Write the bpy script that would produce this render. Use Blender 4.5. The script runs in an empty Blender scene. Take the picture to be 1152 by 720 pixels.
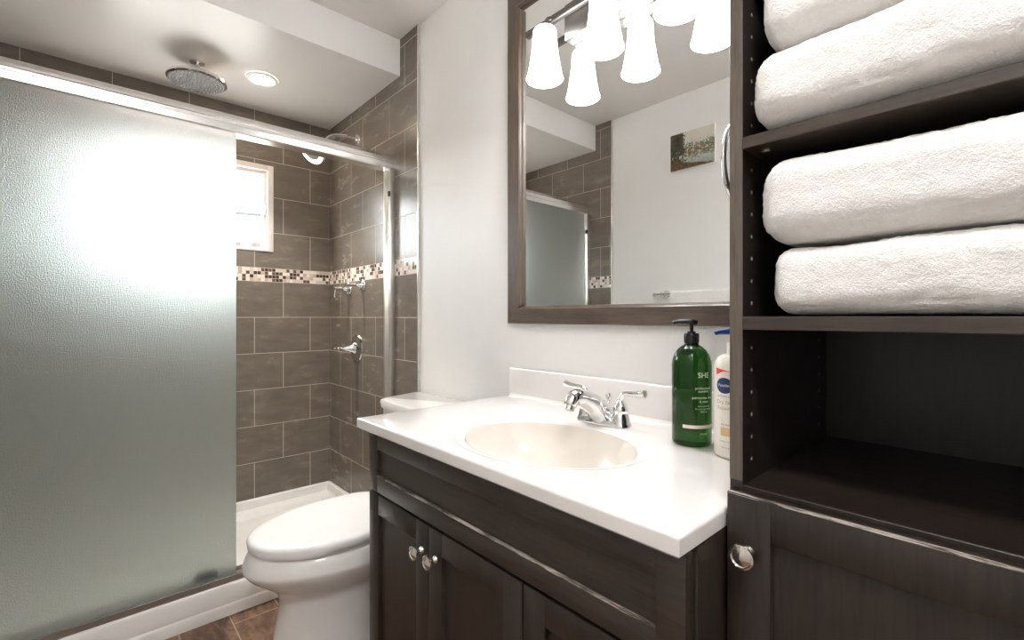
import bpy, bmesh, math, random
from mathutils import Vector, Matrix, noise

# ------------------------------------------------------------------ camera, world, lights, exposure
S = bpy.context.scene
COL = S.collection
R = math.radians
PI = math.pi
rnd = random.Random(7)

cam_d = bpy.data.cameras.new('camera')
cam = bpy.data.objects.new('camera', cam_d)
COL.objects.link(cam)
cam.location = (0, 0, 1.13)
cam.rotation_euler = (R(90), 0, math.asin(0.7403))
cam_d.sensor_width = 36
cam_d.lens = 527.5 / 1152 * 36
cam_d.shift_y = -4 / 1152
cam_d.clip_start = 0.02
S.camera = cam

SKY = 2.1            # daylight outside the shower window
LAMP = 1.9           # glowing glass shades of the wall light
DOWN = 8.0          # recessed shower light
BULB = 0.45           # watts of each bulb in those shades
FILL_LAMP = 5.4      # fill lamp added on the ceiling, unseen behind the camera
EXPOSURE = 3.5

world = bpy.data.worlds.new('world')
S.world = world
world.use_nodes = True
wn = world.node_tree
bg = wn.nodes['Background']
# bright overcast sky above the horizon, dimmer ground below it
_tc = wn.nodes.new('ShaderNodeTexCoord'); _sx = wn.nodes.new('ShaderNodeSeparateXYZ'); _cr = wn.nodes.new('ShaderNodeValToRGB')
wn.links.new(_tc.outputs['Generated'], _sx.inputs[0]); wn.links.new(_sx.outputs[2], _cr.inputs[0]); wn.links.new(_cr.outputs[0], bg.inputs['Color'])
_cr.color_ramp.elements[0].position = 0.0; _cr.color_ramp.elements[0].color = (0.42, 0.41, 0.39, 1)
_cr.color_ramp.elements[1].position = 0.03; _cr.color_ramp.elements[1].color = (0.95, 0.98, 1.0, 1)
bg.inputs['Strength'].default_value = SKY

S.view_settings.view_transform = 'Standard'
S.view_settings.look = 'None'
S.view_settings.gamma = 1
S.view_settings.use_curve_mapping = False
S.view_settings.exposure = EXPOSURE
S.cycles.use_denoising = True
S.cycles.sample_clamp_indirect = 6
S.cycles.max_bounces = 14
S.cycles.diffuse_bounces = 7
S.cycles.glossy_bounces = 6
S.cycles.transmission_bounces = 10

# ------------------------------------------------------------------ key dimensions (metres)
WY = 1.11            # mirror wall
TY = 1.10            # tile face on that wall
BY = -0.40           # opposite wall
FX = -2.865          # tile face of the window wall
NX = 0.95            # wall behind the camera
CZ = 2.44            # ceiling
SZ = 2.268           # shower ceiling (underside of the soffit)
SX = -2.0            # soffit front


# ------------------------------------------------------------------ node helpers
class NT:
    def __init__(self, name):
        self.m = bpy.data.materials.new(name)
        self.m.use_nodes = True
        self.t = self.m.node_tree
        self.t.nodes.clear()
        self.out = self.t.nodes.new('ShaderNodeOutputMaterial')

    def n(self, kind, **kw):
        nd = self.t.nodes.new(kind)
        for k, v in kw.items():
            setattr(nd, k, v)
        return nd

    def set(self, sock, v):
        if isinstance(v, bpy.types.NodeSocket):
            self.t.links.new(v, sock)
        elif v is not None:
            if isinstance(v, (tuple, list)) and len(v) == 3 and len(sock.default_value) == 4:
                v = (*v, 1)
            sock.default_value = v

    def math(self, op, a, b=None, c=None, clamp=False):
        nd = self.n('ShaderNodeMath', operation=op, use_clamp=clamp)
        self.set(nd.inputs[0], a)
        if b is not None: self.set(nd.inputs[1], b)
        if c is not None: self.set(nd.inputs[2], c)
        return nd.outputs[0]

    def coord(self, which='Object'):
        return self.n('ShaderNodeTexCoord').outputs[which]

    def mapping(self, vec, scale=(1, 1, 1), loc=(0, 0, 0)):
        nd = self.n('ShaderNodeMapping')
        self.set(nd.inputs['Vector'], vec)
        nd.inputs['Scale'].default_value = scale
        nd.inputs['Location'].default_value = loc
        return nd.outputs[0]

    def noise(self, vec, scale=5, detail=4, rough=0.55, dist=0.0, out='Fac'):
        nd = self.n('ShaderNodeTexNoise')
        self.set(nd.inputs['Vector'], vec)
        nd.inputs['Scale'].default_value = scale
        nd.inputs['Detail'].default_value = detail
        nd.inputs['Roughness'].default_value = rough
        nd.inputs['Distortion'].default_value = dist
        return nd.outputs[out]

    def ramp(self, fac, stops, interp='LINEAR'):
        nd = self.n('ShaderNodeValToRGB')
        self.set(nd.inputs[0], fac)
        cr = nd.color_ramp
        cr.interpolation = interp
        while len(cr.elements) < len(stops):
            cr.elements.new(0.5)
        for e, (p, c) in zip(cr.elements, stops):
            e.position = p
            e.color = (*c, 1) if len(c) == 3 else c
        return nd.outputs[0]

    def mix(self, fac, a, b, mode='MIX'):
        nd = self.n('ShaderNodeMix', data_type='RGBA', blend_type=mode)
        self.set(nd.inputs[0], fac)
        self.set(nd.inputs[6], a)
        self.set(nd.inputs[7], b)
        return nd.outputs[2]

    def bump(self, h, strength=0.2, dist=0.01, normal=None):
        nd = self.n('ShaderNodeBump')
        nd.inputs['Strength'].default_value = strength
        nd.inputs['Distance'].default_value = dist
        self.set(nd.inputs['Height'], h)
        if normal is not None: self.set(nd.inputs['Normal'], normal)
        return nd.outputs[0]

    def pbr(self, color=None, rough=0.5, metal=0.0, normal=None, **kw):
        b = self.n('ShaderNodeBsdfPrincipled')
        self.set(b.inputs['Base Color'], color)
        self.set(b.inputs['Roughness'], rough)
        self.set(b.inputs['Metallic'], metal)
        if normal is not None: self.set(b.inputs['Normal'], normal)
        for k, v in kw.items():
            self.set(b.inputs[k.replace('_', ' ')], v)
        self.t.links.new(b.outputs[0], self.out.inputs[0])
        return self.m


def srgb(r, g, b):
    f = lambda c: (c / 12.92 if c <= 0.04045 else ((c + 0.055) / 1.055) ** 2.4)
    return (f(r / 255), f(g / 255), f(b / 255))


def plain(name, color, rough=0.5, metal=0.0, nscale=30, amt=0.06, bump=0.0, **kw):
    t = NT(name)
    v = t.coord()
    f = t.noise(v, nscale, 3)
    lo = tuple(c * (1 - amt) for c in color)
    hi = tuple(min(1, c * (1 + amt)) for c in color)
    c = t.ramp(f, [(0.3, lo), (0.7, hi)])
    nrm = t.bump(t.noise(v, nscale * 6, 2), bump, 0.002) if bump else None
    return t.pbr(c, rough, metal, nrm, **kw)


def wood_mat(name, dark, light, axis='Z', rough=0.34, scale=1.0, coat=0.15):
    t = NT(name)
    v = t.coord()
    sc = {'Z': (22, 22, 1.6), 'X': (1.6, 22, 22), 'Y': (22, 1.6, 22)}[axis]
    m = t.mapping(v, tuple(s * scale for s in sc))
    f = t.noise(m, 2.0, 8, 0.62, 0.6)
    fine = t.noise(t.mapping(v, tuple(s * 6 for s in sc)), 2.0, 3)
    blot = t.noise(v, 7, 3)
    g = t.math('MULTIPLY_ADD', fine, 0.35, t.math('MULTIPLY_ADD', f, 0.5, t.math('MULTIPLY', blot, 0.25)))
    c = t.ramp(g, [(0.38, dark), (0.72, light)])
    spk = t.math('GREATER_THAN', t.noise(v, 170, 2), 0.79)
    c = t.mix(t.math('MULTIPLY', spk, 0.25), c, (0.30, 0.25, 0.20))
    r = t.math('MULTIPLY_ADD', fine, 0.22, rough - 0.1)
    return t.pbr(c, r, 0, t.bump(g, 0.08, 0.003), Coat_Weight=coat, Coat_Roughness=0.25)


def tile_mat(name):
    """taupe 30 x 20 cm tiles in running bond, UVs are metres"""
    t = NT(name)
    uv = t.coord('UV')
    br = t.n('ShaderNodeTexBrick')
    t.set(br.inputs['Vector'], uv)
    br.offset = 0.5; br.offset_frequency = 2; br.squash = 1
    br.inputs['Scale'].default_value = 1
    br.inputs['Brick Width'].default_value = 0.298
    br.inputs['Row Height'].default_value = 0.2
    br.inputs['Mortar Size'].default_value = 0.0016
    br.inputs['Mortar Smooth'].default_value = 0.1
    br.inputs['Color1'].default_value = (*srgb(124, 114, 103), 1)
    br.inputs['Color2'].default_value = (*srgb(117, 108, 98), 1)
    br.inputs['Mortar'].default_value = (*srgb(176, 164, 150), 1)
    o = t.coord()
    cl = t.noise(t.mapping(o, (3, 3, 9)), 2.2, 6, 0.6, 0.4)
    c = t.mix(0.5, br.outputs['Color'], t.ramp(cl, [(0.3, srgb(101, 93, 85)), (0.75, srgb(139, 129, 117))]))
    c = t.mix(br.outputs['Fac'], c, srgb(200, 188, 174))
    h = t.math('SUBTRACT', 1.0, br.outputs['Fac'])
    nrm = t.bump(t.math('MULTIPLY_ADD', t.noise(uv, 9, 2), 0.10, h), 0.35, 0.0012)
    rg = t.math('MULTIPLY_ADD', br.outputs['Fac'], 0.5, t.math('MULTIPLY_ADD', cl, 0.12, 0.20))
    return t.pbr(c, rg, 0, nrm, Specular_IOR_Level=0.26)


def mosaic_mat(name):
    t = NT(name)
    uv = t.coord('UV')
    P = 0.01875
    sp = t.n('ShaderNodeSeparateXYZ'); t.set(sp.inputs[0], uv)
    a = t.math('DIVIDE', sp.outputs[0], P)
    b = t.math('DIVIDE', sp.outputs[1], P)
    cb = t.n('ShaderNodeCombineXYZ')
    t.set(cb.inputs[0], t.math('FLOOR', a)); t.set(cb.inputs[1], t.math('FLOOR', b))
    w = t.n('ShaderNodeTexWhiteNoise', noise_dimensions='2D')
    t.set(w.inputs['Vector'], cb.outputs[0])
    c = t.ramp(w.outputs['Value'], [(0.0, srgb(70, 56, 48)), (0.17, srgb(100, 82, 72)), (0.33, srgb(196, 174, 160)),
                                    (0.48, srgb(214, 200, 188)), (0.66, srgb(236, 228, 218))], 'CONSTANT')
    fa = t.math('ABSOLUTE', t.math('SUBTRACT', t.math('FRACT', a), 0.5))
    fb = t.math('ABSOLUTE', t.math('SUBTRACT', t.math('FRACT', b), 0.5))
    g = t.math('GREATER_THAN', t.math('MAXIMUM', fa, fb), 0.45)
    c = t.mix(g, c, srgb(205, 192, 180))
    return t.pbr(c, t.math('MULTIPLY_ADD', g, 0.5, 0.12), 0, t.bump(t.math('SUBTRACT', 1.0, g), 0.3, 0.001))


def floor_mat(name):
    t = NT(name)
    uv = t.coord('UV')
    br = t.n('ShaderNodeTexBrick')
    t.set(br.inputs['Vector'], uv)
    br.offset = 0.37; br.offset_frequency = 2
    br.inputs['Scale'].default_value = 1
    br.inputs['Brick Width'].default_value = 0.92
    br.inputs['Row Height'].default_value = 0.157
    br.inputs['Mortar Size'].default_value = 0.0022
    br.inputs['Mortar Smooth'].default_value = 0.1
    br.inputs['Color1'].default_value = (0, 0, 0, 1)
    br.inputs['Color2'].default_value = (1, 1, 1, 1)
    o = t.coord()
    f = t.noise(t.mapping(o, (4, 14, 1)), 2.2, 8, 0.65, 1.0)
    bl = t.noise(o, 14, 5, 0.6, 0.5)
    g = t.math('ADD', t.math('MULTIPLY', f, 0.6), t.math('MULTIPLY', bl, 0.4))
    c = t.ramp(g, [(0.33, srgb(56, 43, 36)), (0.46, srgb(112, 82, 62)), (0.58, srgb(160, 122, 94)), (0.72, srgb(132, 122, 112))])
    c = t.mix(t.math('MULTIPLY', br.outputs['Color'], 0.3), c, srgb(74, 64, 58))
    c = t.mix(br.outputs['Fac'], c, srgb(172, 158, 142))
    return t.pbr(c, t.math('MULTIPLY_ADD', bl, 0.3, 0.25), 0, t.bump(t.math('SUBTRACT', g, br.outputs['Fac']), 0.25, 0.003))


def frosted_mat(name):
    t = NT(name)
    o = t.coord()
    h = t.math('ADD', t.noise(o, 290, 1, 0.5), t.math('MULTIPLY', t.noise(o, 560, 1), 0.7))
    nrm = t.bump(h, 0.9, 0.004)
    return t.pbr((0.88, 0.95, 0.922), 0.40, 0, nrm, Transmission_Weight=0.92, IOR=1.45)


def towel_mat(name, color):
    t = NT(name)
    o = t.coord()
    a = t.noise(o, 330, 3, 0.7)
    b = t.noise(o, 90, 2)
    c = t.mix(t.ramp(b, [(0.3, (0, 0, 0)), (0.7, (1, 1, 1))]), tuple(x * 0.94 for x in color), color)
    n1 = t.bump(t.math('MULTIPLY_ADD', a, 1.0, t.math('MULTIPLY', b, 0.5)), 0.75, 0.004)
    return t.pbr(c, 0.95, 0, n1, Sheen_Weight=0.35, Sheen_Roughness=0.5)


def emit_mat(name, color, strength):
    t = NT(name)
    e = t.n('ShaderNodeEmission')
    v = t.noise(t.coord(), 20, 2)
    t.set(e.inputs[0], color)
    t.set(e.inputs[1], t.math('MULTIPLY_ADD', v, 0.02 * strength, 0.99 * strength))
    t.t.links.new(e.outputs[0], t.out.inputs[0])
    return t.m


def painting_mat(name):
    """loose woodland-and-pond landscape in oils; UV 0..1"""
    t = NT(name)
    uv = t.coord('UV')
    sp = t.n('ShaderNodeSeparateXYZ'); t.set(sp.inputs[0], uv)
    u, v = sp.outputs[0], sp.outputs[1]
    n1 = t.noise(t.mapping(uv, (1, 1, 1)), 9, 6, 0.7, 0.6)
    n2 = t.noise(t.mapping(uv, (1.3, 1, 1), (3, 1, 0)), 16, 5, 0.7, 0.4)
    st = t.noise(t.mapping(uv, (26, 3, 1)), 1.5, 3)
    c = t.ramp(t.math('MULTIPLY_ADD', n1, 0.35, v), [(0.25, srgb(150, 160, 152)), (0.55, srgb(196, 200, 190)), (1.0, srgb(214, 208, 196))])
    # distant firs and undergrowth band
    band = t.math('SUBTRACT', 0.34, t.math('ABSOLUTE', t.math('SUBTRACT', v, 0.46)))
    trees = t.math('GREATER_THAN', t.math('MULTIPLY_ADD', n2, 0.9, band), 0.62)
    c = t.mix(trees, c, t.ramp(n1, [(0.3, srgb(62, 66, 56)), (0.5, srgb(112, 122, 100)), (0.7, srgb(140, 120, 98))]))
    bloom = t.math('MULTIPLY', t.math('GREATER_THAN', t.noise(uv, 14, 2), 0.56),
                   t.math('LESS_THAN', t.math('ADD', t.math('ABSOLUTE', t.math('SUBTRACT', v, 0.44)), t.math('ABSOLUTE', t.math('MULTIPLY', t.math('SUBTRACT', u, 0.62), 0.5))), 0.2))
    c = t.mix(bloom, c, t.ramp(n2, [(0.4, srgb(226, 176, 164)), (0.6, srgb(198, 150, 110))]))
    # dark birch group on one side with pale trunks, dark bank below
    grove = t.math('GREATER_THAN', t.math('MULTIPLY_ADD', n2, 0.5, t.math('SUBTRACT', 0.30, u)), 0.22)
    c = t.mix(grove, c, t.ramp(n1, [(0.35, srgb(34, 34, 26)), (0.6, srgb(84, 82, 58)), (0.75, srgb(150, 120, 88))]))
    trunks = t.math('MULTIPLY', t.math('MULTIPLY', grove, t.math('GREATER_THAN', st, 0.60)), t.math('LESS_THAN', v, 0.5))
    c = t.mix(trunks, c, srgb(206, 198, 180))
    bank = t.math('GREATER_THAN', t.math('SUBTRACT', t.math('MULTIPLY_ADD', n1, 0.24, 0.14), t.math('MULTIPLY_ADD', u, 0.26, v)), 0.0)
    c = t.mix(bank, c, t.ramp(n2, [(0.35, srgb(46, 36, 26)), (0.6, srgb(120, 92, 60))]))
    return t.pbr(c, 0.5, 0, t.bump(n2, 0.2, 0.002))


# ------------------------------------------------------------------ materials
M = {}
M['paint'] = plain('wall_paint', srgb(234, 232, 229), 0.55, nscale=4, amt=0.015, bump=0.05)
M['ceil'] = plain('ceiling_paint', srgb(226, 222, 218), 0.6, nscale=4, amt=0.015, bump=0.04)
M['ceil_gloss'] = plain('shower_ceiling_paint', srgb(222, 219, 216), 0.32, nscale=4, amt=0.015, bump=0.03)
M['tile'] = tile_mat('taupe_tile')
M['mosaic'] = mosaic_mat('mosaic_tile')
M['floor'] = floor_mat('wood_look_floor_tile')
M['vinyl'] = plain('white_vinyl', srgb(236, 228, 222), 0.35)
M['trim_metal'] = plain('edge_trim_metal', (0.72, 0.70, 0.66), 0.25, 0.7)
M['acrylic'] = plain('white_acrylic', srgb(236, 234, 230), 0.18, amt=0.015)
M['porcelain'] = plain('white_porcelain', srgb(240, 238, 234), 0.08, amt=0.01, Coat_Weight=0.4, Coat_Roughness=0.03)
M['seat'] = plain('white_seat_plastic', srgb(242, 241, 239), 0.2, amt=0.01)
M['marble'] = plain('white_cultured_marble', srgb(231, 227, 223), 0.10, nscale=6, amt=0.012, Coat_Weight=0.4, Coat_Roughness=0.04)
M['basin'] = plain('cream_basin', srgb(226, 219, 209), 0.10, nscale=6, amt=0.012, Coat_Weight=0.4, Coat_Roughness=0.04)
M['chrome'] = plain('chrome', (0.80, 0.80, 0.80), 0.06, 1.0, amt=0.02)
M['nickel'] = plain('polished_nickel', (0.76, 0.72, 0.66), 0.12, 1.0, amt=0.03)
M['alu'] = plain('polished_aluminium', (0.88, 0.87, 0.85), 0.24, 1.0, nscale=15, amt=0.03)
M['alu_bright'] = plain('satin_aluminium', (0.86, 0.84, 0.81), 0.3, 1.0, nscale=15, amt=0.03)
M['alu_dull'] = plain('dull_aluminium', (0.42, 0.39, 0.36), 0.42, 1.0, nscale=15, amt=0.03)
M['darkmetal'] = plain('dark_nozzle_plate', (0.055, 0.05, 0.05), 0.45, 0.0)
M['spray'] = plain('grey_spray_face', (0.07, 0.07, 0.07), 0.5, 0.0)
M['nozzle'] = plain('pale_rubber_nozzle', (0.62, 0.60, 0.58), 0.4)
M['black'] = plain('black_plastic', (0.012, 0.012, 0.013), 0.25)
M['rubber'] = plain('black_rubber', (0.02, 0.02, 0.02), 0.6)
M['esp_v'] = wood_mat('espresso_wood_upright', srgb(29, 24, 20), srgb(54, 45, 38), 'Z')
M['esp_h'] = wood_mat('espresso_wood_level', srgb(32, 26, 22), srgb(68, 57, 48), 'X')
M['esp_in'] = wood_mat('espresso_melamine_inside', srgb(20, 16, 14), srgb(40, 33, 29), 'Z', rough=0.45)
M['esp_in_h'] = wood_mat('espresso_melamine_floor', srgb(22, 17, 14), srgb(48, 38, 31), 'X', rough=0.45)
M['frame_h'] = wood_mat('walnut_frame_level', srgb(52, 42, 35), srgb(104, 89, 76), 'X', rough=0.4)
M['frame_v'] = wood_mat('walnut_frame_upright', srgb(52, 42, 35), srgb(104, 89, 76), 'Z', rough=0.4)
M['edge'] = wood_mat('espresso_edge_sheen', srgb(66, 57, 49), srgb(112, 101, 90), 'Z', rough=0.4)  # paler espresso, sheen of the panel fronts put into the colour
M['pin'] = plain('bare_chipboard', srgb(170, 160, 146), 0.8)
M['towel'] = towel_mat('white_terry', srgb(246, 243, 239))
M['frost'] = frosted_mat('frosted_glass')
M['shade'] = emit_mat('lit_opal_glass', (0.985, 0.985, 1.0), LAMP)
M['lens'] = emit_mat('lit_downlight_lens', (1.0, 0.82, 0.62), DOWN)
M['painting'] = painting_mat('landscape_painting')
M['canvas'] = plain('canvas_edge', srgb(226, 222, 212), 0.8)
M['house'] = plain('pink_stucco', srgb(112, 78, 74), 0.8, nscale=3, amt=0.35)
M['houseroof'] = plain('pale_roof', srgb(226, 224, 222), 0.7, nscale=5)
M['ridge'] = plain('dark_ridge_cap', srgb(30, 32, 36), 0.7)
M['leaf'] = plain('tree_leaves', srgb(66, 84, 56), 0.7, nscale=8, amt=0.3)
M['bark'] = plain('tree_bark', srgb(92, 78, 66), 0.9)

t = NT('mirror_silver')
M['mirror'] = t.pbr(t.mix(t.noise(t.coord(), 1, 0), (0.90, 0.91, 0.905), (0.91, 0.92, 0.915)), 0.0, 1.0)
t = NT('window_glass')
o_ = t.coord()
gl = t.n('ShaderNodeBsdfTransparent'); gl.inputs[0].default_value = (0.97, 0.98, 0.98, 1)
gg = t.n('ShaderNodeBsdfGlossy'); gg.inputs['Roughness'].default_value = 0.02
mx = t.n('ShaderNodeMixShader'); t.set(mx.inputs[0], t.math('MULTIPLY_ADD', t.noise(o_, 3, 1), 0.01, 0.05))
t.t.links.new(gl.outputs[0], mx.inputs[1]); t.t.links.new(gg.outputs[0], mx.inputs[2]); t.t.links.new(mx.outputs[0], t.out.inputs[0])
M['glass'] = t.m
t = NT('green_bottle_plastic')
o_ = t.coord()
M['green'] = t.pbr(t.ramp(t.noise(o_, 12, 2), [(0.3, (0.016, 0.078, 0.010)), (0.7, (0.022, 0.10, 0.013))]), 0.04, 0, None,
                   Transmission_Weight=1.0, IOR=1.38)
M['lotion'] = plain('cream_bottle_plastic', srgb(240, 234, 224), 0.3, amt=0.01)
M['blue'] = plain('blue_plastic', srgb(34, 74, 150), 0.3)
M['navy'] = plain('navy_label', srgb(22, 44, 96), 0.4)
M['red'] = plain('red_label', srgb(224, 74, 58), 0.4)
M['gold'] = plain('gold_label', srgb(226, 190, 134), 0.4)
M['tan'] = plain('tan_ink', srgb(178, 156, 122), 0.5)
M['grey_ink'] = plain('grey_ink', srgb(96, 92, 96), 0.5)
M['ink'] = plain('pale_ink', srgb(226, 226, 212), 0.5)
M['white_ink'] = plain('white_ink', srgb(244, 244, 244), 0.5)
M['band'] = plain('pale_pink_label', srgb(232, 216, 204), 0.5)

# wear along edges: espresso stain with pale rubbed flecks
t = NT('rubbed_espresso_edge')
o_ = t.coord()
w_ = t.noise(t.mapping(o_, (14, 300, 300)), 3, 6, 0.7)
big = t.noise(t.mapping(o_, (3, 3, 3)), 2.2, 2)
M['wear'] = t.pbr(t.ramp(t.math('MULTIPLY_ADD', big, 0.5, t.math('MULTIPLY', w_, 0.6)), [(0.50, srgb(50, 42, 36)), (0.60, srgb(190, 180, 168))]), 0.5)

# ------------------------------------------------------------------ object helpers
ORG = {}


def root_org(o):
    while o.parent: o = o.parent
    return ORG.get(o.name, Vector((0, 0, 0)))


def obj(name, bm, mats, parent=None, smooth=True, angle=35, org=None):
    """link a bmesh given in world coordinates as one mesh object"""
    me = bpy.data.meshes.new(name)
    o0 = root_org(parent) if parent else (Vector(org) if org is not None else Vector((0, 0, 0)))
    if o0.length: bmesh.ops.translate(bm, verts=bm.verts, vec=-o0)
    bmesh.ops.recalc_face_normals(bm, faces=bm.faces)
    bm.to_mesh(me); bm.free()
    if not isinstance(mats, (list, tuple)): mats = [mats]
    for m in mats: me.materials.append(M[m] if isinstance(m, str) else m)
    if smooth:
        me.polygons.foreach_set('use_smooth', [True] * len(me.polygons))
        me.set_sharp_from_angle(angle=R(angle))
    o = bpy.data.objects.new(name, me)
    COL.objects.link(o)
    if parent: o.parent = parent
    else:
        o.location = o0
        ORG[o.name] = o0
    return o


def tag(o, label, cat, group=None):
    o['label'] = label; o['category'] = cat
    if group: o['group'] = group
    return o


def thing(name, loc, label, cat, group=None):
    o = bpy.data.objects.new(name, None)
    COL.objects.link(o)
    o.empty_display_size = 0.05
    o.location = loc
    ORG[o.name] = Vector(loc)
    return tag(o, label, cat, group)


def struct(name, bm, mats, **kw):
    o = obj(name, bm, mats, **kw)
    o['kind'] = 'structure'
    return o


def dup(root, loc, label, group=None):
    def cp(o, parent):
        c = o.copy(); COL.objects.link(c)
        if parent: c.parent = parent
        for ch in list(o.children): cp(ch, c)
        return c
    kids = list(root.children)
    r = root.copy(); COL.objects.link(r)
    r.location = loc; r['label'] = label
    if group: r['group'] = group
    ORG[r.name] = Vector(loc)
    for k in kids: cp(k, r)
    return r


def BM(): return bmesh.new()


def box(bm, x0, x1, y0, y1, z0, z1, bev=0.0, seg=2, mat=0):
    b = bmesh.new()
    vs = [b.verts.new(p) for p in [(x0, y0, z0), (x1, y0, z0), (x1, y1, z0), (x0, y1, z0), (x0, y0, z1), (x1, y0, z1), (x1, y1, z1), (x0, y1, z1)]]
    for f in [(0, 3, 2, 1), (4, 5, 6, 7), (0, 1, 5, 4), (1, 2, 6, 5), (2, 3, 7, 6), (3, 0, 4, 7)]:
        b.faces.new([vs[i] for i in f])
    if bev:
        bmesh.ops.bevel(b, geom=list(b.edges), offset=bev, segments=seg, affect='EDGES', profile=0.5)
    merge(bm, b, mat)


def merge(bm, b, mat=0):
    me = bpy.data.meshes.new('tmp')
    for f in b.faces: f.material_index = mat
    b.to_mesh(me); b.free()
    bm.from_mesh(me)
    bpy.data.meshes.remove(me)


def frame_from(d):
    d = d.normalized()
    a = Vector((0, 0, 1)) if abs(d.z) < 0.9 else Vector((1, 0, 0))
    u = d.cross(a).normalized()
    return u, d.cross(u).normalized()


def lathe(bm, prof, center, axis=(0, 0, 1), n=32, cap=True, mat=0, sx=1.0, sy=1.0):
    """prof: list of (radius, height along axis)"""
    b = bmesh.new()
    ax = Vector(axis).normalized()
    if abs(ax.z) > 0.999: u, v = Vector((1, 0, 0)), Vector((0, 1, 0))
    else: u, v = frame_from(ax)
    c = Vector(center)
    rings = []
    for r, h in prof:
        if r < 1e-6:
            rings.append([b.verts.new(c + ax * h)])
        else:
            rings.append([b.verts.new(c + ax * h + (u * math.cos(2 * PI * i / n) * sx + v * math.sin(2 * PI * i / n) * sy) * r) for i in range(n)])
    for A, B in zip(rings, rings[1:]):
        for i in range(n):
            j = (i + 1) % n
            if len(A) == 1 and len(B) == 1: continue
            if len(A) == 1: b.faces.new((A[0], B[i], B[j]))
            elif len(B) == 1: b.faces.new((A[i], A[j], B[0]))
            else: b.faces.new((A[i], A[j], B[j], B[i]))
    if cap:
        for rg in (rings[0], rings[-1]):
            if len(rg) > 2: b.faces.new(rg)
    bmesh.ops.recalc_face_normals(b, faces=b.faces)
    merge(bm, b, mat)


def spline(pts, n=8):
    pts = [Vector(p) for p in pts]
    out = []
    P = [pts[0]] + pts + [pts[-1]]
    for i in range(1, len(P) - 2):
        for k in range(n):
            s = k / n
            a, b_, c, d = P[i - 1], P[i], P[i + 1], P[i + 2]
            out.append(0.5 * ((2 * b_) + (c - a) * s + (2 * a - 5 * b_ + 4 * c - d) * s * s + (3 * b_ - a - 3 * c + d) * s ** 3))
    out.append(pts[-1])
    return out


def tube(bm, pts, rad, n=14, cap=True, mat=0, closed=False, flat=1.0):
    b = bmesh.new()
    pts = [Vector(p) for p in pts]
    N = len(pts)
    rads = rad if isinstance(rad, (list, tuple)) else [rad] * N
    if len(rads) != N:
        rads = [rads[min(len(rads) - 1, int(i * (len(rads) - 1) / (N - 1)))] + (rads[min(len(rads) - 1, int(i * (len(rads) - 1) / (N - 1)) + 1)] - rads[min(len(rads) - 1, int(i * (len(rads) - 1) / (N - 1)))]) * ((i * (len(rads) - 1) / (N - 1)) % 1) for i in range(N)]
    rings = []
    u = None
    for i in range(N):
        if closed: d = pts[(i + 1) % N] - pts[i - 1]
        else: d = pts[min(i + 1, N - 1)] - pts[max(i - 1, 0)]
        d.normalize()
        if u is None: u, v = frame_from(d)
        else:
            u = (u - d * u.dot(d)).normalized(); v = d.cross(u)
        rings.append([b.verts.new(pts[i] + (u * math.cos(2 * PI * k / n) + v * math.sin(2 * PI * k / n) * flat) * rads[i]) for k in range(n)])
    pr = list(zip(rings, rings[1:]))
    if closed: pr.append((rings[-1], rings[0]))
    for A, B in pr:
        for k in range(n):
            b.faces.new((A[k], A[(k + 1) % n], B[(k + 1) % n], B[k]))
    if cap and not closed:
        b.faces.new(rings[0]); b.faces.new(rings[-1])
    bmesh.ops.recalc_face_normals(b, faces=b.faces)
    merge(bm, b, mat)


def loft(bm, loops, mat=0, cap0=True, cap1=True):
    b = bmesh.new()
    rs = [[b.verts.new(p) for p in lp] for lp in loops]
    n = len(rs[0])
    for A, B in zip(rs, rs[1:]):
        for i in range(n):
            j = (i + 1) % n
            b.faces.new((A[i], A[j], B[j], B[i]))
    if cap0: b.faces.new(rs[0])
    if cap1: b.faces.new(rs[-1])
    bmesh.ops.recalc_face_normals(b, faces=b.faces)
    merge(bm, b, mat)


def prism_y(bm, prof, y0, y1, mat=0):
    """prof: closed (x, z) polygon extruded along y"""
    loft(bm, [[(x, y0, z) for x, z in prof], [(x, y1, z) for x, z in prof]], mat)


def uv_quads(quads):
    """quads: list of (4 corner points, 4 uv pairs) -> bmesh with a UV layer"""
    bm = bmesh.new()
    L = bm.loops.layers.uv.new('UVMap')
    for q in quads:
        ps, uvs = q[0], q[1]
        f = bm.faces.new([bm.verts.new(p) for p in ps])
        f.material_index = q[2] if len(q) > 2 else 0
        for l, uv in zip(f.loops, uvs): l[L].uv = uv
    return bm


# ------------------------------------------------------------------ the room
def tuv(plane):
    """tile UVs in metres: 'far' walls use y, 'side' walls use x; upper rows and lower rows share the running bond"""
    def f(p, upper):
        u = (p[1] - 0.09 + 2.98) if plane == 'far' else (p[0] + 2.553 + 2.98)
        v = (p[2] - 1.40 + 0.2) if upper else (p[2] - 1.325 + 1.4)
        return (u, v)
    return f


B0, B1 = 1.325, 1.40     # mosaic band


def tile_rect(plane, c, a0, a1, z0, z1):
    """one rectangle of tiled wall, cut at the mosaic band"""
    P = (lambda a, z: (c, a, z)) if plane == 'far' else (lambda a, z: (a, c, z))
    f = tuv(plane)
    out = []
    for lo, hi, up in ((z0, min(z1, B0), False), (max(z0, B1), z1, True)):
        if hi - lo > 1e-4:
            ps = [P(a0, lo), P(a1, lo), P(a1, hi), P(a0, hi)]
            out.append((ps, [f(p, up) for p in ps], 0))
    lo, hi = max(z0, B0), min(z1, B1)
    if hi - lo > 1e-4:
        ps = [P(a0, lo), P(a1, lo), P(a1, hi), P(a0, hi)]
        out.append((ps, [(p[1] + 5 if plane == 'far' else p[0] + 5, p[2] - B0) for p in ps], 1))
    return out


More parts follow.
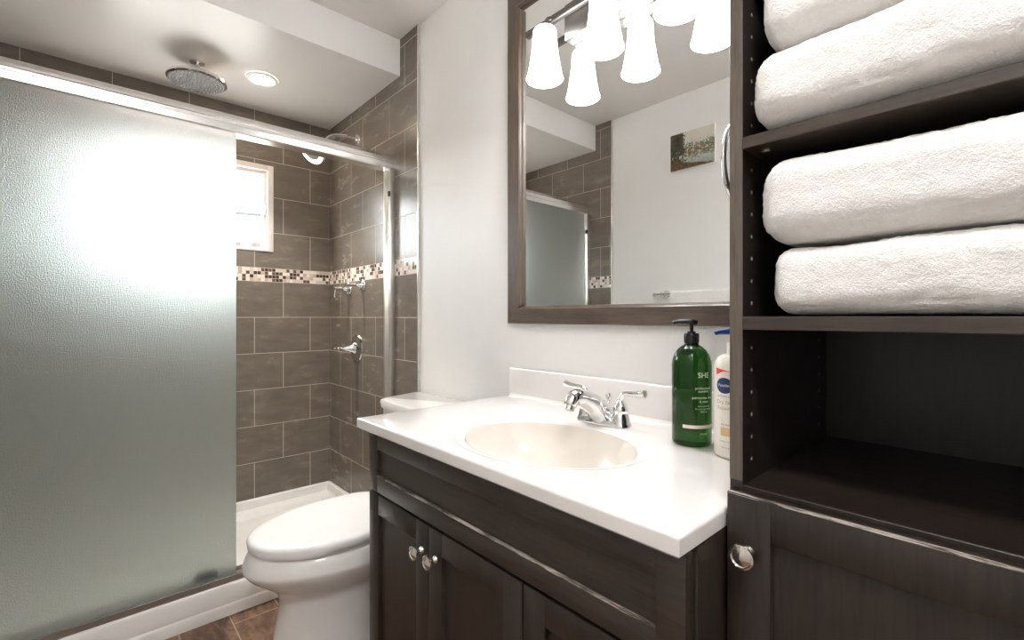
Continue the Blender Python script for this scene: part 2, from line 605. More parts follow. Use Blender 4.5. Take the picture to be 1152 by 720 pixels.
# window opening in the far wall
WY0, WY1, WZ0, WZ1 = 0.03, 0.782, 1.492, 1.975
q = tile_rect('far', FX, BY, WY0, 0, SZ) + tile_rect('far', FX, WY1, WY, 0, SZ)
q += tile_rect('far', FX, WY0, WY1, 0, WZ0) + tile_rect('far', FX, WY0, WY1, WZ1, SZ)
bm = uv_quads(q)
struct('wall_far', bm, ['tile', 'mosaic'], smooth=False)

# outer wall thickness with the same opening
bm = BM()
X0, X1 = FX - 0.16, FX - 0.008
for a in ((BY - .12, WY0, 0, CZ), (WY1, WY + .12, 0, CZ), (WY0, WY1, 0, WZ0), (WY0, WY1, WZ1, CZ)):
    box(bm, X0, X1, a[0], a[1], a[2], a[3])
struct('wall_far_outer', bm, 'vinyl', smooth=False)

TX = -1.843              # where the tile ends on the mirror wall
bm = uv_quads(tile_rect('side', TY, FX, TX, 0, CZ))
box(bm, TX - 0.0005, TX, TY, WY, 0, CZ)
struct('wall_right_tiled', bm, ['tile', 'mosaic'], smooth=False)
bm = BM(); box(bm, FX - 0.15, NX + 0.12, WY, WY + 0.12, 0, CZ)
struct('wall_right', bm, 'paint', smooth=False)

TBX = -1.872             # where the tile ends on the opposite wall
TBY = BY + 0.01
bm = uv_quads(tile_rect('side', TBY, TBX, FX, 0, CZ))
struct('wall_left_tiled', bm, ['tile', 'mosaic'], smooth=False)
bm = BM(); box(bm, FX - 0.15, NX + 0.12, BY - 0.12, BY, 0, CZ)
struct('wall_left', bm, 'paint', smooth=False)
bm = BM(); box(bm, NX, NX + 0.12, BY, WY, 0, CZ)
struct('wall_near', bm, 'paint', smooth=False)

bm = BM(); box(bm, FX - 0.16, NX + 0.12, BY - 0.12, WY + 0.12, CZ, CZ + 0.1)
struct('ceiling', bm, 'ceil', smooth=False)
bm = BM(); box(bm, FX - 0.004, SX, BY + 0.001, WY - 0.001, SZ, CZ - 0.001)
bm.faces.ensure_lookup_table()
for f in bm.faces:
    if f.calc_center_median().x > SX - 0.01: f.material_index = 1
struct('ceiling_soffit', bm, ['ceil_gloss', 'paint'], smooth=False)

ps = [(FX - .1, BY, 0), (NX, BY, 0), (NX, WY, 0), (FX - .1, WY, 0)]
bm = uv_quads([(ps, [(p[0] + 5.3, p[1] - 0.40 + 0.157 * 10) for p in ps])])
box(bm, FX - .1, NX, BY, WY, -0.1, -0.002)
struct('floor', bm, 'floor', smooth=False)

# metal edge trims where the tile stops
bm = BM(); box(bm, TX, TX + 0.009, TY - 0.002, WY, 0, CZ - 0.002, 0.001)
struct('trim_1', bm, 'trim_metal')
bm = BM(); box(bm, TBX, TBX + 0.009, BY, TBY + 0.002, 0, CZ - 0.002, 0.001)
struct('trim_2', bm, 'trim_metal')

# baseboards on the painted walls
bm = BM(); box(bm, TBX + 0.01, NX, BY, BY + 0.012, 0, 0.09, 0.002)
struct('baseboard_left', bm, 'vinyl')
bm = BM(); box(bm, TX + 0.01, -1.18, WY - 0.012, WY, 0, 0.09, 0.002)
struct('baseboard_right', bm, 'vinyl')

# window: vinyl frame, sash, latch, pane
bm = BM()
fx0, fx1 = FX - 0.07, FX + 0.006
w = 0.030
box(bm, fx0, fx1, WY0, WY0 + w, WZ0, WZ1, 0.003)
box(bm, fx0, fx1, WY1 - w, WY1, WZ0, WZ1, 0.003)
box(bm, fx0, fx1 - .0005, WY0 + w, WY1 - w, WZ1 - w, WZ1, 0.003)
box(bm, fx0, fx1 - .0005, WY0 + w, WY1 - w, WZ0, WZ0 + 0.014, 0.003)
win = struct('window_1', bm, 'vinyl')
bm = BM()
s0, s1 = FX - 0.055, FX - 0.022
yy0, yy1, zz0, zz1 = WY0 + w, WY1 - w, WZ0 + 0.014, WZ1 - w
s = 0.018
box(bm, s0, s1, yy0, yy0 + s, zz0, zz1, 0.002); box(bm, s0, s1, yy1 - s, yy1, zz0, zz1, 0.002)
box(bm, s0, s1, yy0 + s, yy1 - s, zz1 - s, zz1, 0.002); box(bm, s0, s1, yy0 + s, yy1 - s, zz0, zz0 + 0.008, 0.002)
mid = (yy0 + yy1) / 2
box(bm, s0, s1, mid - 0.014, mid + 0.014, zz0 + 0.008, zz1 - s, 0.002)
obj('window_sash', bm, 'vinyl', win)
bm = BM(); box(bm, FX - 0.040, FX - 0.036, yy0 + s, yy1 - s, zz0 + 0.008, zz1 - s)
obj('window_pane', bm, 'glass', win, smooth=False)
bm = BM(); box(bm, FX - 0.024, FX - 0.004, yy1 - 0.016, yy1 - 0.003, 1.70, 1.745, 0.003); box(bm, FX - 0.014, FX + 0.004, yy1 - 0.012, yy1 - 0.006, 1.72, 1.75, 0.002)
obj('window_latch', bm, 'vinyl', win)

# ------------------------------------------------------------------ outside the window
hr = thing('neighbor_house', (-9.0, 3.2, 0), 'pink walled house with a pale low roof seen out of the shower window', 'house')
rot = Matrix.Rotation(R(-14), 4, 'Z')
c0 = Vector((-9.0, 3.2, 0))
def hx(bm):
    bmesh.ops.transform(bm, matrix=Matrix.Translation(c0) @ rot @ Matrix.Translation(-c0), verts=bm.verts)
    return bm
bm = BM(); box(bm, -11, -8.0, -1.5, 8, 0, 2.42)
obj('wall', hx(bm), 'house', hr, smooth=False)
bm = BM(); loft(bm, [[(-7.7, -1.8, 2.36), (-9.5, -1.8, 3.02), (-11.3, -1.8, 2.36), (-11.3, -1.8, 2.30), (-7.7, -1.8, 2.30)],
                     [(-7.7, 8.3, 2.36), (-9.5, 8.3, 3.02), (-11.3, 8.3, 2.36), (-11.3, 8.3, 2.30), (-7.7, 8.3, 2.30)]])
obj('roof', hx(bm), 'houseroof', hr, smooth=False)
bm = BM(); box(bm, -9.58, -9.42, -1.8, 8.3, 2.99, 3.055, 0.01)
obj('ridge_cap', hx(bm), 'ridge', hr)

tr = thing('garden_tree', (-13.5, 4.3, 0), 'leafy tree rising behind the pale roof outside the window', 'tree')
bm = BM(); tube(bm, spline([(-13.5, 4.3, 0), (-13.45, 4.35, 1.5), (-13.5, 4.25, 3.2)], 5), [0.14, 0.1, 0.05], 10)
obj('trunk', bm, 'bark', tr)
bm = BM()
for k in range(420):
    d = Vector((rnd.gauss(0, 1), rnd.gauss(0, 1), rnd.gauss(0, 1))).normalized() * (rnd.random() ** 0.4)
    p = Vector((-13.5, 4.3, 3.5)) + Vector((d.x * 0.8, d.y * 0.9, d.z * 0.75))
    a = Vector((rnd.gauss(0, 1), rnd.gauss(0, 1), rnd.gauss(0, 1))).normalized()
    u, v = frame_from(a)
    r = rnd.uniform(0.06, 0.12)
    bm.faces.new([bm.verts.new(p + u * r * math.cos(t_) + v * r * 0.55 * math.sin(t_)) for t_ in (0, 1.05, 2.1, 3.14, 4.2, 5.25)])
obj('crown', bm, 'leaf', tr, smooth=False)

# ------------------------------------------------------------------ shower tray
bm = BM()
CX = -2.035
xo = CX - 0.10
Ya, Yb = TBY + 0.001, TY - 0.001
FXi = FX + 0.001
box(bm, FXi, xo + 0.02, Ya, Yb, 0.0, 0.05, 0.004)                                # tray floor
prism_y(bm, [(CX + .006, 0), (CX + .006, .034), (CX + .003, .040), (CX, .044), (CX, .104), (CX - .004, .112), (CX - .012, .116), (xo + .012, .116), (xo + .004, .112), (xo, .104), (xo - .01, 0)], Ya, Yb)
prism_y(bm, [(FXi, 0), (FXi, .130), (FXi + .010, .130), (FXi + .018, .124), (FXi + .024, .085), (FXi + .060, .078), (FXi + .075, .066), (FXi + .085, .045), (FXi + .085, 0)], Ya, Yb)
def prism_x(bm, prof, x0, x1):
    loft(bm, [[(x0, y, z) for y, z in prof], [(x1, y, z) for y, z in prof]])
prism_x(bm, [(Yb, 0), (Yb, .130), (Yb - .010, .130), (Yb - .018, .124), (Yb - .024, .085), (Yb - .060, .078), (Yb - .075, .066), (Yb - .085, .045), (Yb - .085, 0)], FXi + .002, xo + .001)
prism_x(bm, [(Ya, 0), (Ya, .130), (Ya + .010, .130), (Ya + .018, .124), (Ya + .024, .085), (Ya + .060, .078), (Ya + .075, .066), (Ya + .085, .045), (Ya + .085, 0)], FXi + .002, xo + .001)
tray = obj('shower_tray', bm, 'acrylic')
tag(tray, 'white acrylic shower tray with a raised curb below the frosted sliding door', 'shower tray')

# ------------------------------------------------------------------ sliding shower door
GX = -2.078
sd = thing('shower_door', (GX, 0.35, 0.116), 'framed sliding shower door with one frosted glass panel under a polished header', 'shower door')
hx0, hx1 = GX - 0.034, GX + 0.030
z0, z1 = 1.837, 1.908
prof = [(hx1, z0 + .004), (hx1 + .002, z0 + .026), (hx1 - .003, z0 + .031), (hx1 - .003, z0 + .040), (hx1 - .001, z0 + .043), (hx1 - .002, z0 + .052),
        (hx1 - .007, z0 + .061), (hx1 - .016, z1), (hx0 + .006, z1), (hx0, z1 - .006), (hx0, z0), (hx1 - .006, z0)]
bm = BM(); prism_y(bm, prof, TBY, TY)
header = obj('header_rail', bm, 'alu', sd, angle=20)
bm = BM()
prism_y(bm, [(GX - .036, .116), (GX - .036, .139), (GX - .030, .139), (GX - .028, .124), (GX - .004, .124), (GX - .003, .132), (GX + .004, .132), (GX + .005, .124), (GX + .022, .124), (GX + .025, .1385), (GX + .0305, .1385), (GX + .031, .138), (GX + .031, .116)], TBY, TY)
obj('bottom_track', bm, 'alu_dull', sd, angle=20)
for a, b_ in ((TY - 0.028, TY), (TBY, TBY + 0.028)):
    bm = BM()
    box(bm, GX + 0.020, GX + 0.030, a, b_, 0.140, z0, 0.0015)
    box(bm, GX - 0.034, GX - 0.022, a, b_, 0.140, z0, 0.0015)
    yc = b_ if b_ > 0.5 else a
    box(bm, GX - 0.023, GX + 0.021, yc - 0.006 if yc > 0.5 else yc, yc if yc > 0.5 else yc + 0.006, 0.140, z0)
    jb = obj('wall_jamb', bm, 'alu_bright', sd)
    bm = BM()
    yb = a - 0.006 if b_ > 0.5 else b_ - 0.002
    box(bm, GX + 0.016, GX + 0.032, yb, yb + 0.009, 1.703, 1.729, 0.003)
    obj('bumper', bm, 'rubber', jb)
bm = BM(); box(bm, GX + 0.010, GX + 0.016, -0.345, 0.430, 0.134, z0 + 0.02, 0.0012)
gp = obj('glass_panel', bm, 'frost', sd, smooth=False)
bm = BM(); box(bm, GX - 0.020, GX + 0.009, 0.300, 0.372, 0.140, 0.170, 0.003)
obj('guide_block', bm, 'rubber', sd)

# ------------------------------------------------------------------ shower fittings
rs = thing('rain_shower_head', (-2.50, 0.368, SZ), 'wide round chrome rain shower head hanging from the shower ceiling', 'shower head')
cx, cy = -2.50, 0.368
bm = BM()
lathe(bm, [(0.0, 0), (0.030, 0), (0.030, -0.006), (0.018, -0.010), (0.0, -0.010)], (cx, cy, SZ))
lathe(bm, [(0.010, -0.008), (0.010, -0.03), (0.016, -0.033), (0.016, -0.046), (0.011, -0.05), (0.011, -0.066)], (cx, cy, SZ))
obj('ceiling_arm', bm, 'chrome', rs)
bm = BM(); lathe(bm, [(0.0, -0.060), (0.022, -0.061), (0.030, -0.066), (0.108, -0.071), (0.114, -0.075), (0.115, -0.086), (0.110, -0.090), (0.0, -0.0895)], (cx, cy, SZ), n=56)
hd = obj('spray_head', bm, 'chrome', rs)
bm = BM(); lathe(bm, [(0.0, -0.0895), (0.107, -0.0895), (0.107, -0.0915), (0.0, -0.0915)], (cx, cy, SZ), n=48)
obj('spray_plate', bm, 'darkmetal', hd)
bm = BM()
for ring, cnt in ((0.014, 6), (0.029, 12), (0.044, 18), (0.059, 24), (0.074, 30), (0.089, 36), (0.100, 40)):
    for k in range(cnt):
        a = 2 * PI * k / cnt + ring * 40
        lathe(bm, [(0.0029, -0.0914), (0.0022, -0.0945), (0.0, -0.0947)], (cx + ring * math.cos(a), cy + ring * math.sin(a), SZ), n=6, cap=False)
obj('nozzles', bm, 'nozzle', hd)['kind'] = 'stuff'

dl = thing('downlight', (-2.465, 0.624, SZ), 'lit round recessed downlight in the shower ceiling beside the rain head', 'ceiling light')
bm = BM()
lathe(bm, [(0.050, -0.0005), (0.050, -0.006), (0.056, -0.009), (0.066, -0.006), (0.069, -0.0005)], (-2.465, 0.624, SZ), n=48, cap=False)
obj('trim_ring', bm, 'vinyl', dl)
bm = BM(); lathe(bm, [(0.0505, -0.001), (0.0505, -0.005), (0.0, -0.0055)], (-2.465, 0.624, SZ), n=40)
obj('lens', bm, 'lens', dl)
ld = bpy.data.lights.new('downlight_beam', 'SPOT'); ld.energy = 8.0; ld.spot_size = R(88); ld.spot_blend = 0.8; ld.shadow_soft_size = 0.045; ld.color = (1.0, 0.93, 0.85)
lo = bpy.data.objects.new('downlight_beam', ld); COL.objects.link(lo); lo.parent = dl; lo.location = (0, 0, -0.012)

ws = thing('wall_shower_head', (-2.472, TY, 2.10), 'small round chrome shower head on a bent arm from the tiled valve wall', 'shower head')
bm = BM(); lathe(bm, [(0.0, 0), (0.030, 0), (0.028, 0.006), (0.014, 0.010), (0.0, 0.010)], (-2.472, TY, 2.10), axis=(0, -1, 0))
obj('escutcheon', bm, 'chrome', ws)
bm = BM(); tube(bm, spline([(-2.472, TY, 2.10), (-2.472, 1.03, 2.10), (-2.472, 0.955, 2.080), (-2.472, 0.905, 2.020)], 6), 0.0095, 14)
obj('shower_arm', bm, 'chrome', ws)
ax = Vector((0.22, -0.72, -0.62)).normalized()
c = Vector((-2.472, 0.905, 2.020))
bm = BM(); lathe(bm, [(0.0, -0.004), (0.012, -0.002), (0.016, 0.008), (0.013, 0.018), (0.018, 0.024), (0.052, 0.050), (0.072, 0.062), (0.074, 0.072), (0.068, 0.077), (0.0, 0.076)], c, axis=ax, n=36)
h2 = obj('spray_head', bm, 'chrome', ws)
bm = BM()
lathe(bm, [(0.0, 0.0765), (0.046, 0.0765), (0.044, 0.080), (0.0, 0.081)], c, axis=ax, n=30)
u, v = frame_from(ax)
for k in range(18):
    a = 2 * PI * k / 18
    lathe(bm, [(0.003, 0.0775), (0.002, 0.0808), (0.0, 0.081)], c + (u * math.cos(a) + v * math.sin(a)) * 0.058, axis=ax, n=8, cap=False, mat=1)
obj('spray_face', bm, ['spray', 'darkmetal'], h2)

def valve(name, x, z, r, label, stem, cat='shower valve', group=None, lever=True):
    tv = thing(name, (x, TY, z), label, cat, group)
    bm = BM(); lathe(bm, [(0.0, 0), (r, 0), (r, 0.004), (r * 0.93, 0.009), (r * 0.5, 0.013), (r * 0.42, 0.018), (0.0, 0.018)], (x, TY, z), axis=(0, -1, 0), n=40)
    obj('escutcheon', bm, 'chrome', tv)
    bm = BM()
    if lever:
        lathe(bm, [(0.013, 0.012), (0.016, 0.022), (0.011, 0.034), (0.009, 0.048), (0.011, 0.056), (0.008, stem - 0.006), (0.010, stem), (0.0, stem + 0.004)], (x, TY, z), axis=(0, -1, 0), n=20)
        tube(bm, spline([(x, TY - stem + 0.006, z), (x - 0.001, TY - stem + 0.004, z - 0.02), (x, TY - stem + 0.002, z - 0.044)], 5), [0.0045, 0.0038, 0.0055], 10)
        lathe(bm, [(0.0, 0.007), (0.006, 0.004), (0.007, 0), (0.006, -0.004), (0.0, -0.007)], (x, TY - stem + 0.002, z - 0.046), n=12)
    else:
        lathe(bm, [(0.030, 0.014), (0.033, 0.022), (0.022, 0.034), (0.017, 0.055), (0.014, 0.064), (0.011, 0.070), (0.0085, 0.095), (0.0095, 0.105), (0.007, 0.108), (0.0075, stem), (0.0, stem + 0.004)], (x, TY, z), axis=(0, -1, 0), n=24)
    obj('handle', bm, 'chrome', tv)
    return tv
valve('diverter_valve', -2.400, 1.298, 0.034, 'small chrome lever valve below the mosaic band, the one closer to the door jamb', 0.085, group=None)
valve('diverter_valve', -2.575, 1.285, 0.034, 'small chrome lever valve below the mosaic band, the one closer to the window wall corner', 0.085, group=None)
valve('shower_valve', -2.472, 0.957, 0.076, 'large round chrome shower valve with a pointed handle, alone low on the tiled wall', 0.125, lever=False)

# ------------------------------------------------------------------ toilet
TCX = -1.60
toilet = thing('toilet', (TCX, 0.75, 0), 'white elongated toilet with closed lid between the vanity and the shower curb', 'toilet')


def egg(yf, yb, hw, z, n=48, pw=2.2, xc=TCX):
    """rounded plan outline, narrower towards yf (the front)"""
    pts = []
    L = yb - yf
    yc = yf + L * 0.56
    for i in range(n):
        a = 2 * PI * i / n
        c_, s_ = math.cos(a), math.sin(a)
        if c_ < 0:
            x = hw * math.copysign(abs(s_) ** (2 / 2.05), s_); y = yc - (yc - yf) * abs(c_) ** (2 / 2.0)
        else:
            x = hw * math.copysign(abs(s_) ** (2 / pw), s_); y = yc + (yb - yc) * abs(c_) ** (2 / pw)
        pts.append((xc + x, y, z))
    return pts


bm = BM()
secs = [(0.000, .425, .93, .140, 3.0), (0.010, .420, .93, .144, 3.0), (0.06, .430, .93, .138, 3.0), (0.15, .446, .93, .129, 3.0), (0.225, .456, .93, .126, 3.0),
        (0.252, .448, .94, .132, 2.8), (0.275, .428, .95, .150, 2.6), (0.300, .396, .96, .172, 2.5), (0.325, .366, .97, .190, 2.5), (0.343, .353, .98, .1985, 2.5), (0.350, .3505, .98, .200, 2.5),
        (0.355, .3505, .98, .1995, 2.5), (0.378, .358, .98, .194, 2.5), (0.394, .366, .98, .189, 2.5), (0.400, .376, .97, .180, 2.5)]
loft(bm, [egg(yf, yb, hw, z, 56, pw) for z, yf, yb, hw, pw in secs])
bowl = obj('bowl', bm, 'porcelain', toilet, angle=50)
bm = BM()
# tank deck joins bowl and tank, trapway relief on the pedestal sides
box(bm, TCX - 0.16, TCX + 0.16, 0.86, 1.075, 0.33, 0.402, 0.02, 3)
for sgn in (-1, 1):
    tube(bm, spline([(TCX + sgn * .10, 0.72, 0.24), (TCX + sgn * .115, 0.79, 0.25), (TCX + sgn * .118, 0.86, 0.19), (TCX + sgn * .112, 0.91, 0.06)], 6), [0.03, 0.04, 0.042, 0.035], 14)
obj('tank_deck', bm, 'porcelain', toilet)
bm = BM()
lathe(bm, [(0.014, 0), (0.014, 0.006), (0.008, 0.014), (0, 0.016)], (TCX - 0.148, 0.72, 0.0), n=16)
lathe(bm, [(0.03, 0), (0.03, 0.005), (0, 0.006)], (TCX - 0.135, 0.72, 0.0), n=16)
obj('bolt_cap', bm, 'porcelain', toilet)
bm = BM()
loft(bm, [egg(.380, .865, .177, .4005, 56, 3.2), egg(.375, .866, .182, .402, 56, 3.2), egg(.375, .866, .182, .4075, 56, 3.2), egg(.377, .865, .180, .4085, 56, 3.2)])
obj('seat', bm, 'seat', toilet, angle=60)
bm = BM()
loft(bm, [egg(.374, .865, .184, .409, 56, 3.2), egg(.367, .867, .188, .411, 56, 3.2), egg(.364, .868, .190, .431, 56, 3.2), egg(.368, .867, .187, .4385, 56, 3.2), egg(.376, .862, .180, .4425, 56, 3.2), egg(.40, .85, .16, .4445, 56, 3.2), egg(.48, .80, .10, .446, 56, 2.6)])
obj('lid', bm, 'seat', toilet, angle=60)
for sx in (-0.075, 0.075):
    bm = BM(); box(bm, TCX + sx - 0.022, TCX + sx + 0.022, 0.858, 0.880, 0.402, 0.436, 0.008, 3)
    obj('hinge', bm, 'seat', toilet)


def tank_loop(hwf, hwb, yf, yb, z, bow=0.012, rc=0.03):
    """bow-fronted plan: front corners rounded"""
    pts = []
    for k in range(9):
        s_ = -1 + 2 * k / 8
        pts.append((TCX + s_ * (hwf - rc), yf - bow * (1 - s_ * s_)))
    for k in range(1, 6):
        a = k / 5 * PI / 2
        pts.append((TCX + hwf - rc + rc * math.sin(a), yf + rc - rc * math.cos(a)))
    pts.append((TCX + hwb, yb - 0.012)); pts.append((TCX + hwb - 0.012, yb))
    pts.append((TCX - hwb + 0.012, yb)); pts.append((TCX - hwb, yb - 0.012))
    for k in range(5, 0, -1):
        a = k / 5 * PI / 2
        pts.append((TCX - hwf + rc - rc * math.sin(a), yf + rc - rc * math.cos(a)))
    return [(x, y, z) for x, y in pts]


bm = BM()
loft(bm, [tank_loop(.155, .170, .915, 1.085, .402), tank_loop(.165, .18, .905, 1.085, .42), tank_loop(.170, .195, .895, 1.085, .60), tank_loop(.172, .204, .892, 1.085, .760)])
obj('tank', bm, 'porcelain', toilet, angle=50)
bm = BM()
loft(bm, [tank_loop(.166, .200, .892, 1.086, .760), tank_loop(.176, .212, .880, 1.088, .764), tank_loop(.179, .215, .876, 1.090, .788), tank_loop(.176, .212, .880, 1.088, .796), tank_loop(.168, .205, .895, 1.082, .799)])
obj('tank_lid', bm, 'porcelain', toilet, angle=50)
bm = BM()
lathe(bm, [(0.0, 0), (0.014, 0), (0.013, 0.01), (0, 0.012)], (TCX - 0.135, 0.888, 0.70), axis=(0, -1, 0), n=16)
tube(bm, spline([(TCX - 0.135, 0.873, 0.70), (TCX - 0.10, 0.870, 0.697), (TCX - 0.065, 0.872, 0.69)], 5), [0.006, 0.005, 0.007], 10)
obj('flush_lever', bm, 'chrome', toilet)

# ------------------------------------------------------------------ vanity cabinet
VX0, VX1, VY0, VYB = -1.177, -0.289, 0.577, 1.108
VT = 0.829
van = thing('vanity_cabinet', (-0.733, 0.84, 0), 'dark espresso vanity cabinet with worn edges under the white sink top', 'cabinet')
bm = BM()
box(bm, VX0, VX0 + 0.016, VY0 + 0.012, VYB, 0.10, VT, 0.0015)
box(bm, VX1 - 0.016, VX1, VY0 + 0.012, VYB, 0.10, VT, 0.0015)
box(bm, VX0 + 0.016, VX1 - 0.016, VYB - 0.01, VYB, 0.10, VT)
box(bm, VX0 + 0.016, VX1 - 0.016, VY0 + 0.012, VYB - 0.01, 0.10, 0.116)
box(bm, VX0 + 0.003, VX0 + 0.05, VY0, VY0 + 0.0125, 0.10, VT, 0.001)     # face frame
box(bm, VX1 - 0.05, VX1 - 0.003, VY0, VY0 + 0.0125, 0.10, VT, 0.001)
box(bm, VX0 + 0.05, VX1 - 0.05, VY0, VY0 + 0.0125, 0.62, VT, 0.001)
box(bm, VX0 + 0.05, VX1 - 0.05, VY0, VY0 + 0.0125, 0.10, 0.15, 0.001)
box(bm, VX0 + 0.02, VX1 - 0.02, VY0 + 0.06, VYB, 0.0, 0.10)
obj('body', bm, 'esp_v', van)


def shaker(bm, x0, x1, z0, z1, yf, yb, fw, rec=0.008, mid=0, wear=None):
    """framed door facing -y: one continuous face with a recessed centre panel"""
    b = 0.0015
    box(bm, x0, x0 + fw, yf, yb, z0, z1, b)
    box(bm, x1 - fw, x1, yf, yb, z0, z1, b)
    box(bm, x0 + fw - .0005, x1 - fw + .0005, yf + .0003, yb, z1 - fw, z1, b, mat=mid)
    box(bm, x0 + fw - .0005, x1 - fw + .0005, yf + .0003, yb, z0, z0 + fw, b, mat=mid)
    box(bm, x0 + fw - 0.004, x1 - fw + 0.004, yf + rec, yb, z0 + fw - 0.004, z1 - fw + 0.004)
    if wear is not None:
        zz = z0 + fw
        prism = [(yf - .0002, zz - .0022), (yf + .0010, zz + .0002), (yf + .006, zz + .0006), (yf + .006, zz - .0022)]
        loft(bm, [[(x0 + fw, y, z) for y, z in prism], [(x1 - fw, y, z) for y, z in prism]], wear)


yf, yb = VY0 - 0.020, VY0
bm = BM(); shaker(bm, VX0, VX1, 0.675, VT - 0.001, yf, yb, 0.043, 0.009, 0, wear=1)
obj('false_front', bm, ['esp_h', 'wear'], van)


def knob(bm, x, y, z, r=0.016):
    """round knob on a stem, facing -y"""
    lathe(bm, [(0.0, 0), (0.0085, 0), (0.0075, 0.003), (0.0045, 0.007), (0.005, 0.014), (0.009, 0.018), (0.0105, 0.0195)], (x, y, z), axis=(0, -1, 0), n=20)
    lathe(bm, [(0.005, 0.016), (r * 0.8, 0.0175), (r, 0.0205), (r * 0.96, 0.0235), (r * 0.80, 0.0245), (r * 0.74, 0.0232), (r * 0.45, 0.0255), (0.0, 0.0275)], (x, y, z), axis=(0, -1, 0), n=28)


D = [(-1.177, -0.889), (-0.8855, -0.588), (-0.5845, -0.289)]
for k, (a, b_) in enumerate(D):
    bm = BM(); shaker(bm, a, b_, 0.115, 0.669, yf, yb, 0.050, 0.009)
    d = obj('door', bm, 'esp_v', van)
    kx = (b_ - 0.026) if k != 1 else (a + 0.026)
    bm = BM(); knob(bm, kx, yf, 0.606)
    obj('knob', bm, 'nickel', d)

# ------------------------------------------------------------------ vanity top with basin and backsplash
TZ, TB = 0.858, 0.830
vt = thing('sink_countertop', (-0.75, 0.83, TB), 'glossy white moulded sink top with oval basin on the dark vanity', 'sink')
X0, X1, Y0, Y1 = -1.213, -0.2875, 0.5385, 1.108
SCX, SCY, SA, SB = -0.7285, 0.765, 0.213, 0.163
corner_angles = sorted({round(math.atan2(y - SCY, x - SCX), 6) for x in (X0, X1) for y in (Y0, Y1)})
angs = sorted(set([2 * PI * i / 72 - PI for i in range(72)] + corner_angles))


def rect_pt(a, ins=0.0):
    c_, s_ = math.cos(a), math.sin(a)
    ts = []
    if c_ > 1e-9: ts.append((X1 - SCX) / c_)
    if c_ < -1e-9: ts.append((X0 - SCX) / c_)
    if s_ > 1e-9: ts.append((Y1 - SCY) / s_)
    if s_ < -1e-9: ts.append((Y0 - SCY) / s_)
    t_ = min(ts)
    x, y = SCX + t_ * c_, SCY + t_ * s_
    return (min(max(x, X0 + ins), X1 - ins), min(max(y, Y0 + ins), Y1 - ins))


def ell(a, k, z):
    # same polar angle on every loop
    c_, s_ = math.cos(a), math.sin(a)
    r = 1 / math.sqrt((c_ / (SA * 1)) ** 2 + (s_ / SB) ** 2)
    return (SCX + c_ * (r * k[0] + k[1]), SCY + s_ * (r * k[0] + k[1]), z)


top_loops = [[ell(a, (1, 0), TZ - 0.0085) for a in angs], [ell(a, (1, 0.003), TZ - 0.0056) for a in angs], [ell(a, (1, 0.008), TZ - 0.0040) for a in angs], [ell(a, (1, 0.015), TZ - 0.0034) for a in angs],
             [ell(a, (1, 0.023), TZ - 0.0030) for a in angs], [ell(a, (1, 0.027), TZ - 0.0012) for a in angs], [ell(a, (1, 0.032), TZ) for a in angs]]
for ins, dz in ((0.006, 0), (0.0035, -0.0003), (0.0014, -0.0013), (0.0003, -0.003), (0, -0.005)):
    top_loops.append([(*rect_pt(a, ins), TZ + dz) for a in angs])
top_loops.append([(*rect_pt(a, 0), TB + 0.004) for a in angs])
top_loops.append([(*rect_pt(a, 0.004), TB) for a in angs])
top_loops.append([(*rect_pt(a, 0.03), TB) for a in angs])
bm = BM(); loft(bm, top_loops, cap0=False, cap1=False)
obj('counter_slab', bm, 'marble', vt, angle=40)
bm = BM()
prof = [(1.0, TZ - 0.0085), (0.985, TZ - 0.017), (0.95, TZ - 0.035), (0.88, TZ - 0.065), (0.76, TZ - 0.095), (0.58, TZ - 0.117), (0.36, TZ - 0.129), (0.14, TZ - 0.134)]
loft(bm, [[ell(a, (k, 0), z) for a in angs] for k, z in prof], cap0=False, cap1=True)
obj('basin', bm, 'basin', vt, angle=60)
bm = BM(); lathe(bm, [(0.0, 0.0), (0.022, 0.0), (0.021, 0.003), (0.015, 0.003), (0.013, 0.0062), (0.0, 0.008)], (SCX, SCY, TZ - 0.134), n=28)
obj('drain', bm, 'chrome', vt)
bm = BM(); box(bm, X0, X1, 1.086, 1.109, TZ - 0.002, TZ + 0.096, 0.005, 3)
# cove where the splash meets the deck
loft(bm, [[(x, 1.088, TZ - .0015), (x, 1.076, TZ - .0005), (x, 1.079, TZ + .0005), (x, 1.083, TZ + .003), (x, 1.0865, TZ + .009), (x, 1.089, TZ + .009)] for x in (X0 + .006, X1 - .006)])
obj('backsplash', bm, 'marble', vt, angle=40)

# ------------------------------------------------------------------ faucet
FXc, FYc = -0.730, 0.978
fa = thing('faucet', (FXc, FYc, TZ), 'chrome two handle faucet standing behind the oval basin', 'faucet')
bm = BM()
pl = lambda hw, hd, z: [(FXc + (hw - hd) * (1 if math.cos(a) > 0 else -1) + hd * math.cos(a), FYc + hd * math.sin(a), z) for a in [2 * PI * (i + .5) / 40 for i in range(40)]]
loft(bm, [pl(.079, .027, TZ), pl(.079, .027, TZ + .006), pl(.075, .024, TZ + .013), pl(.066, .016, TZ + .016)])
obj('base_plate', bm, 'chrome', fa)
bm = BM()
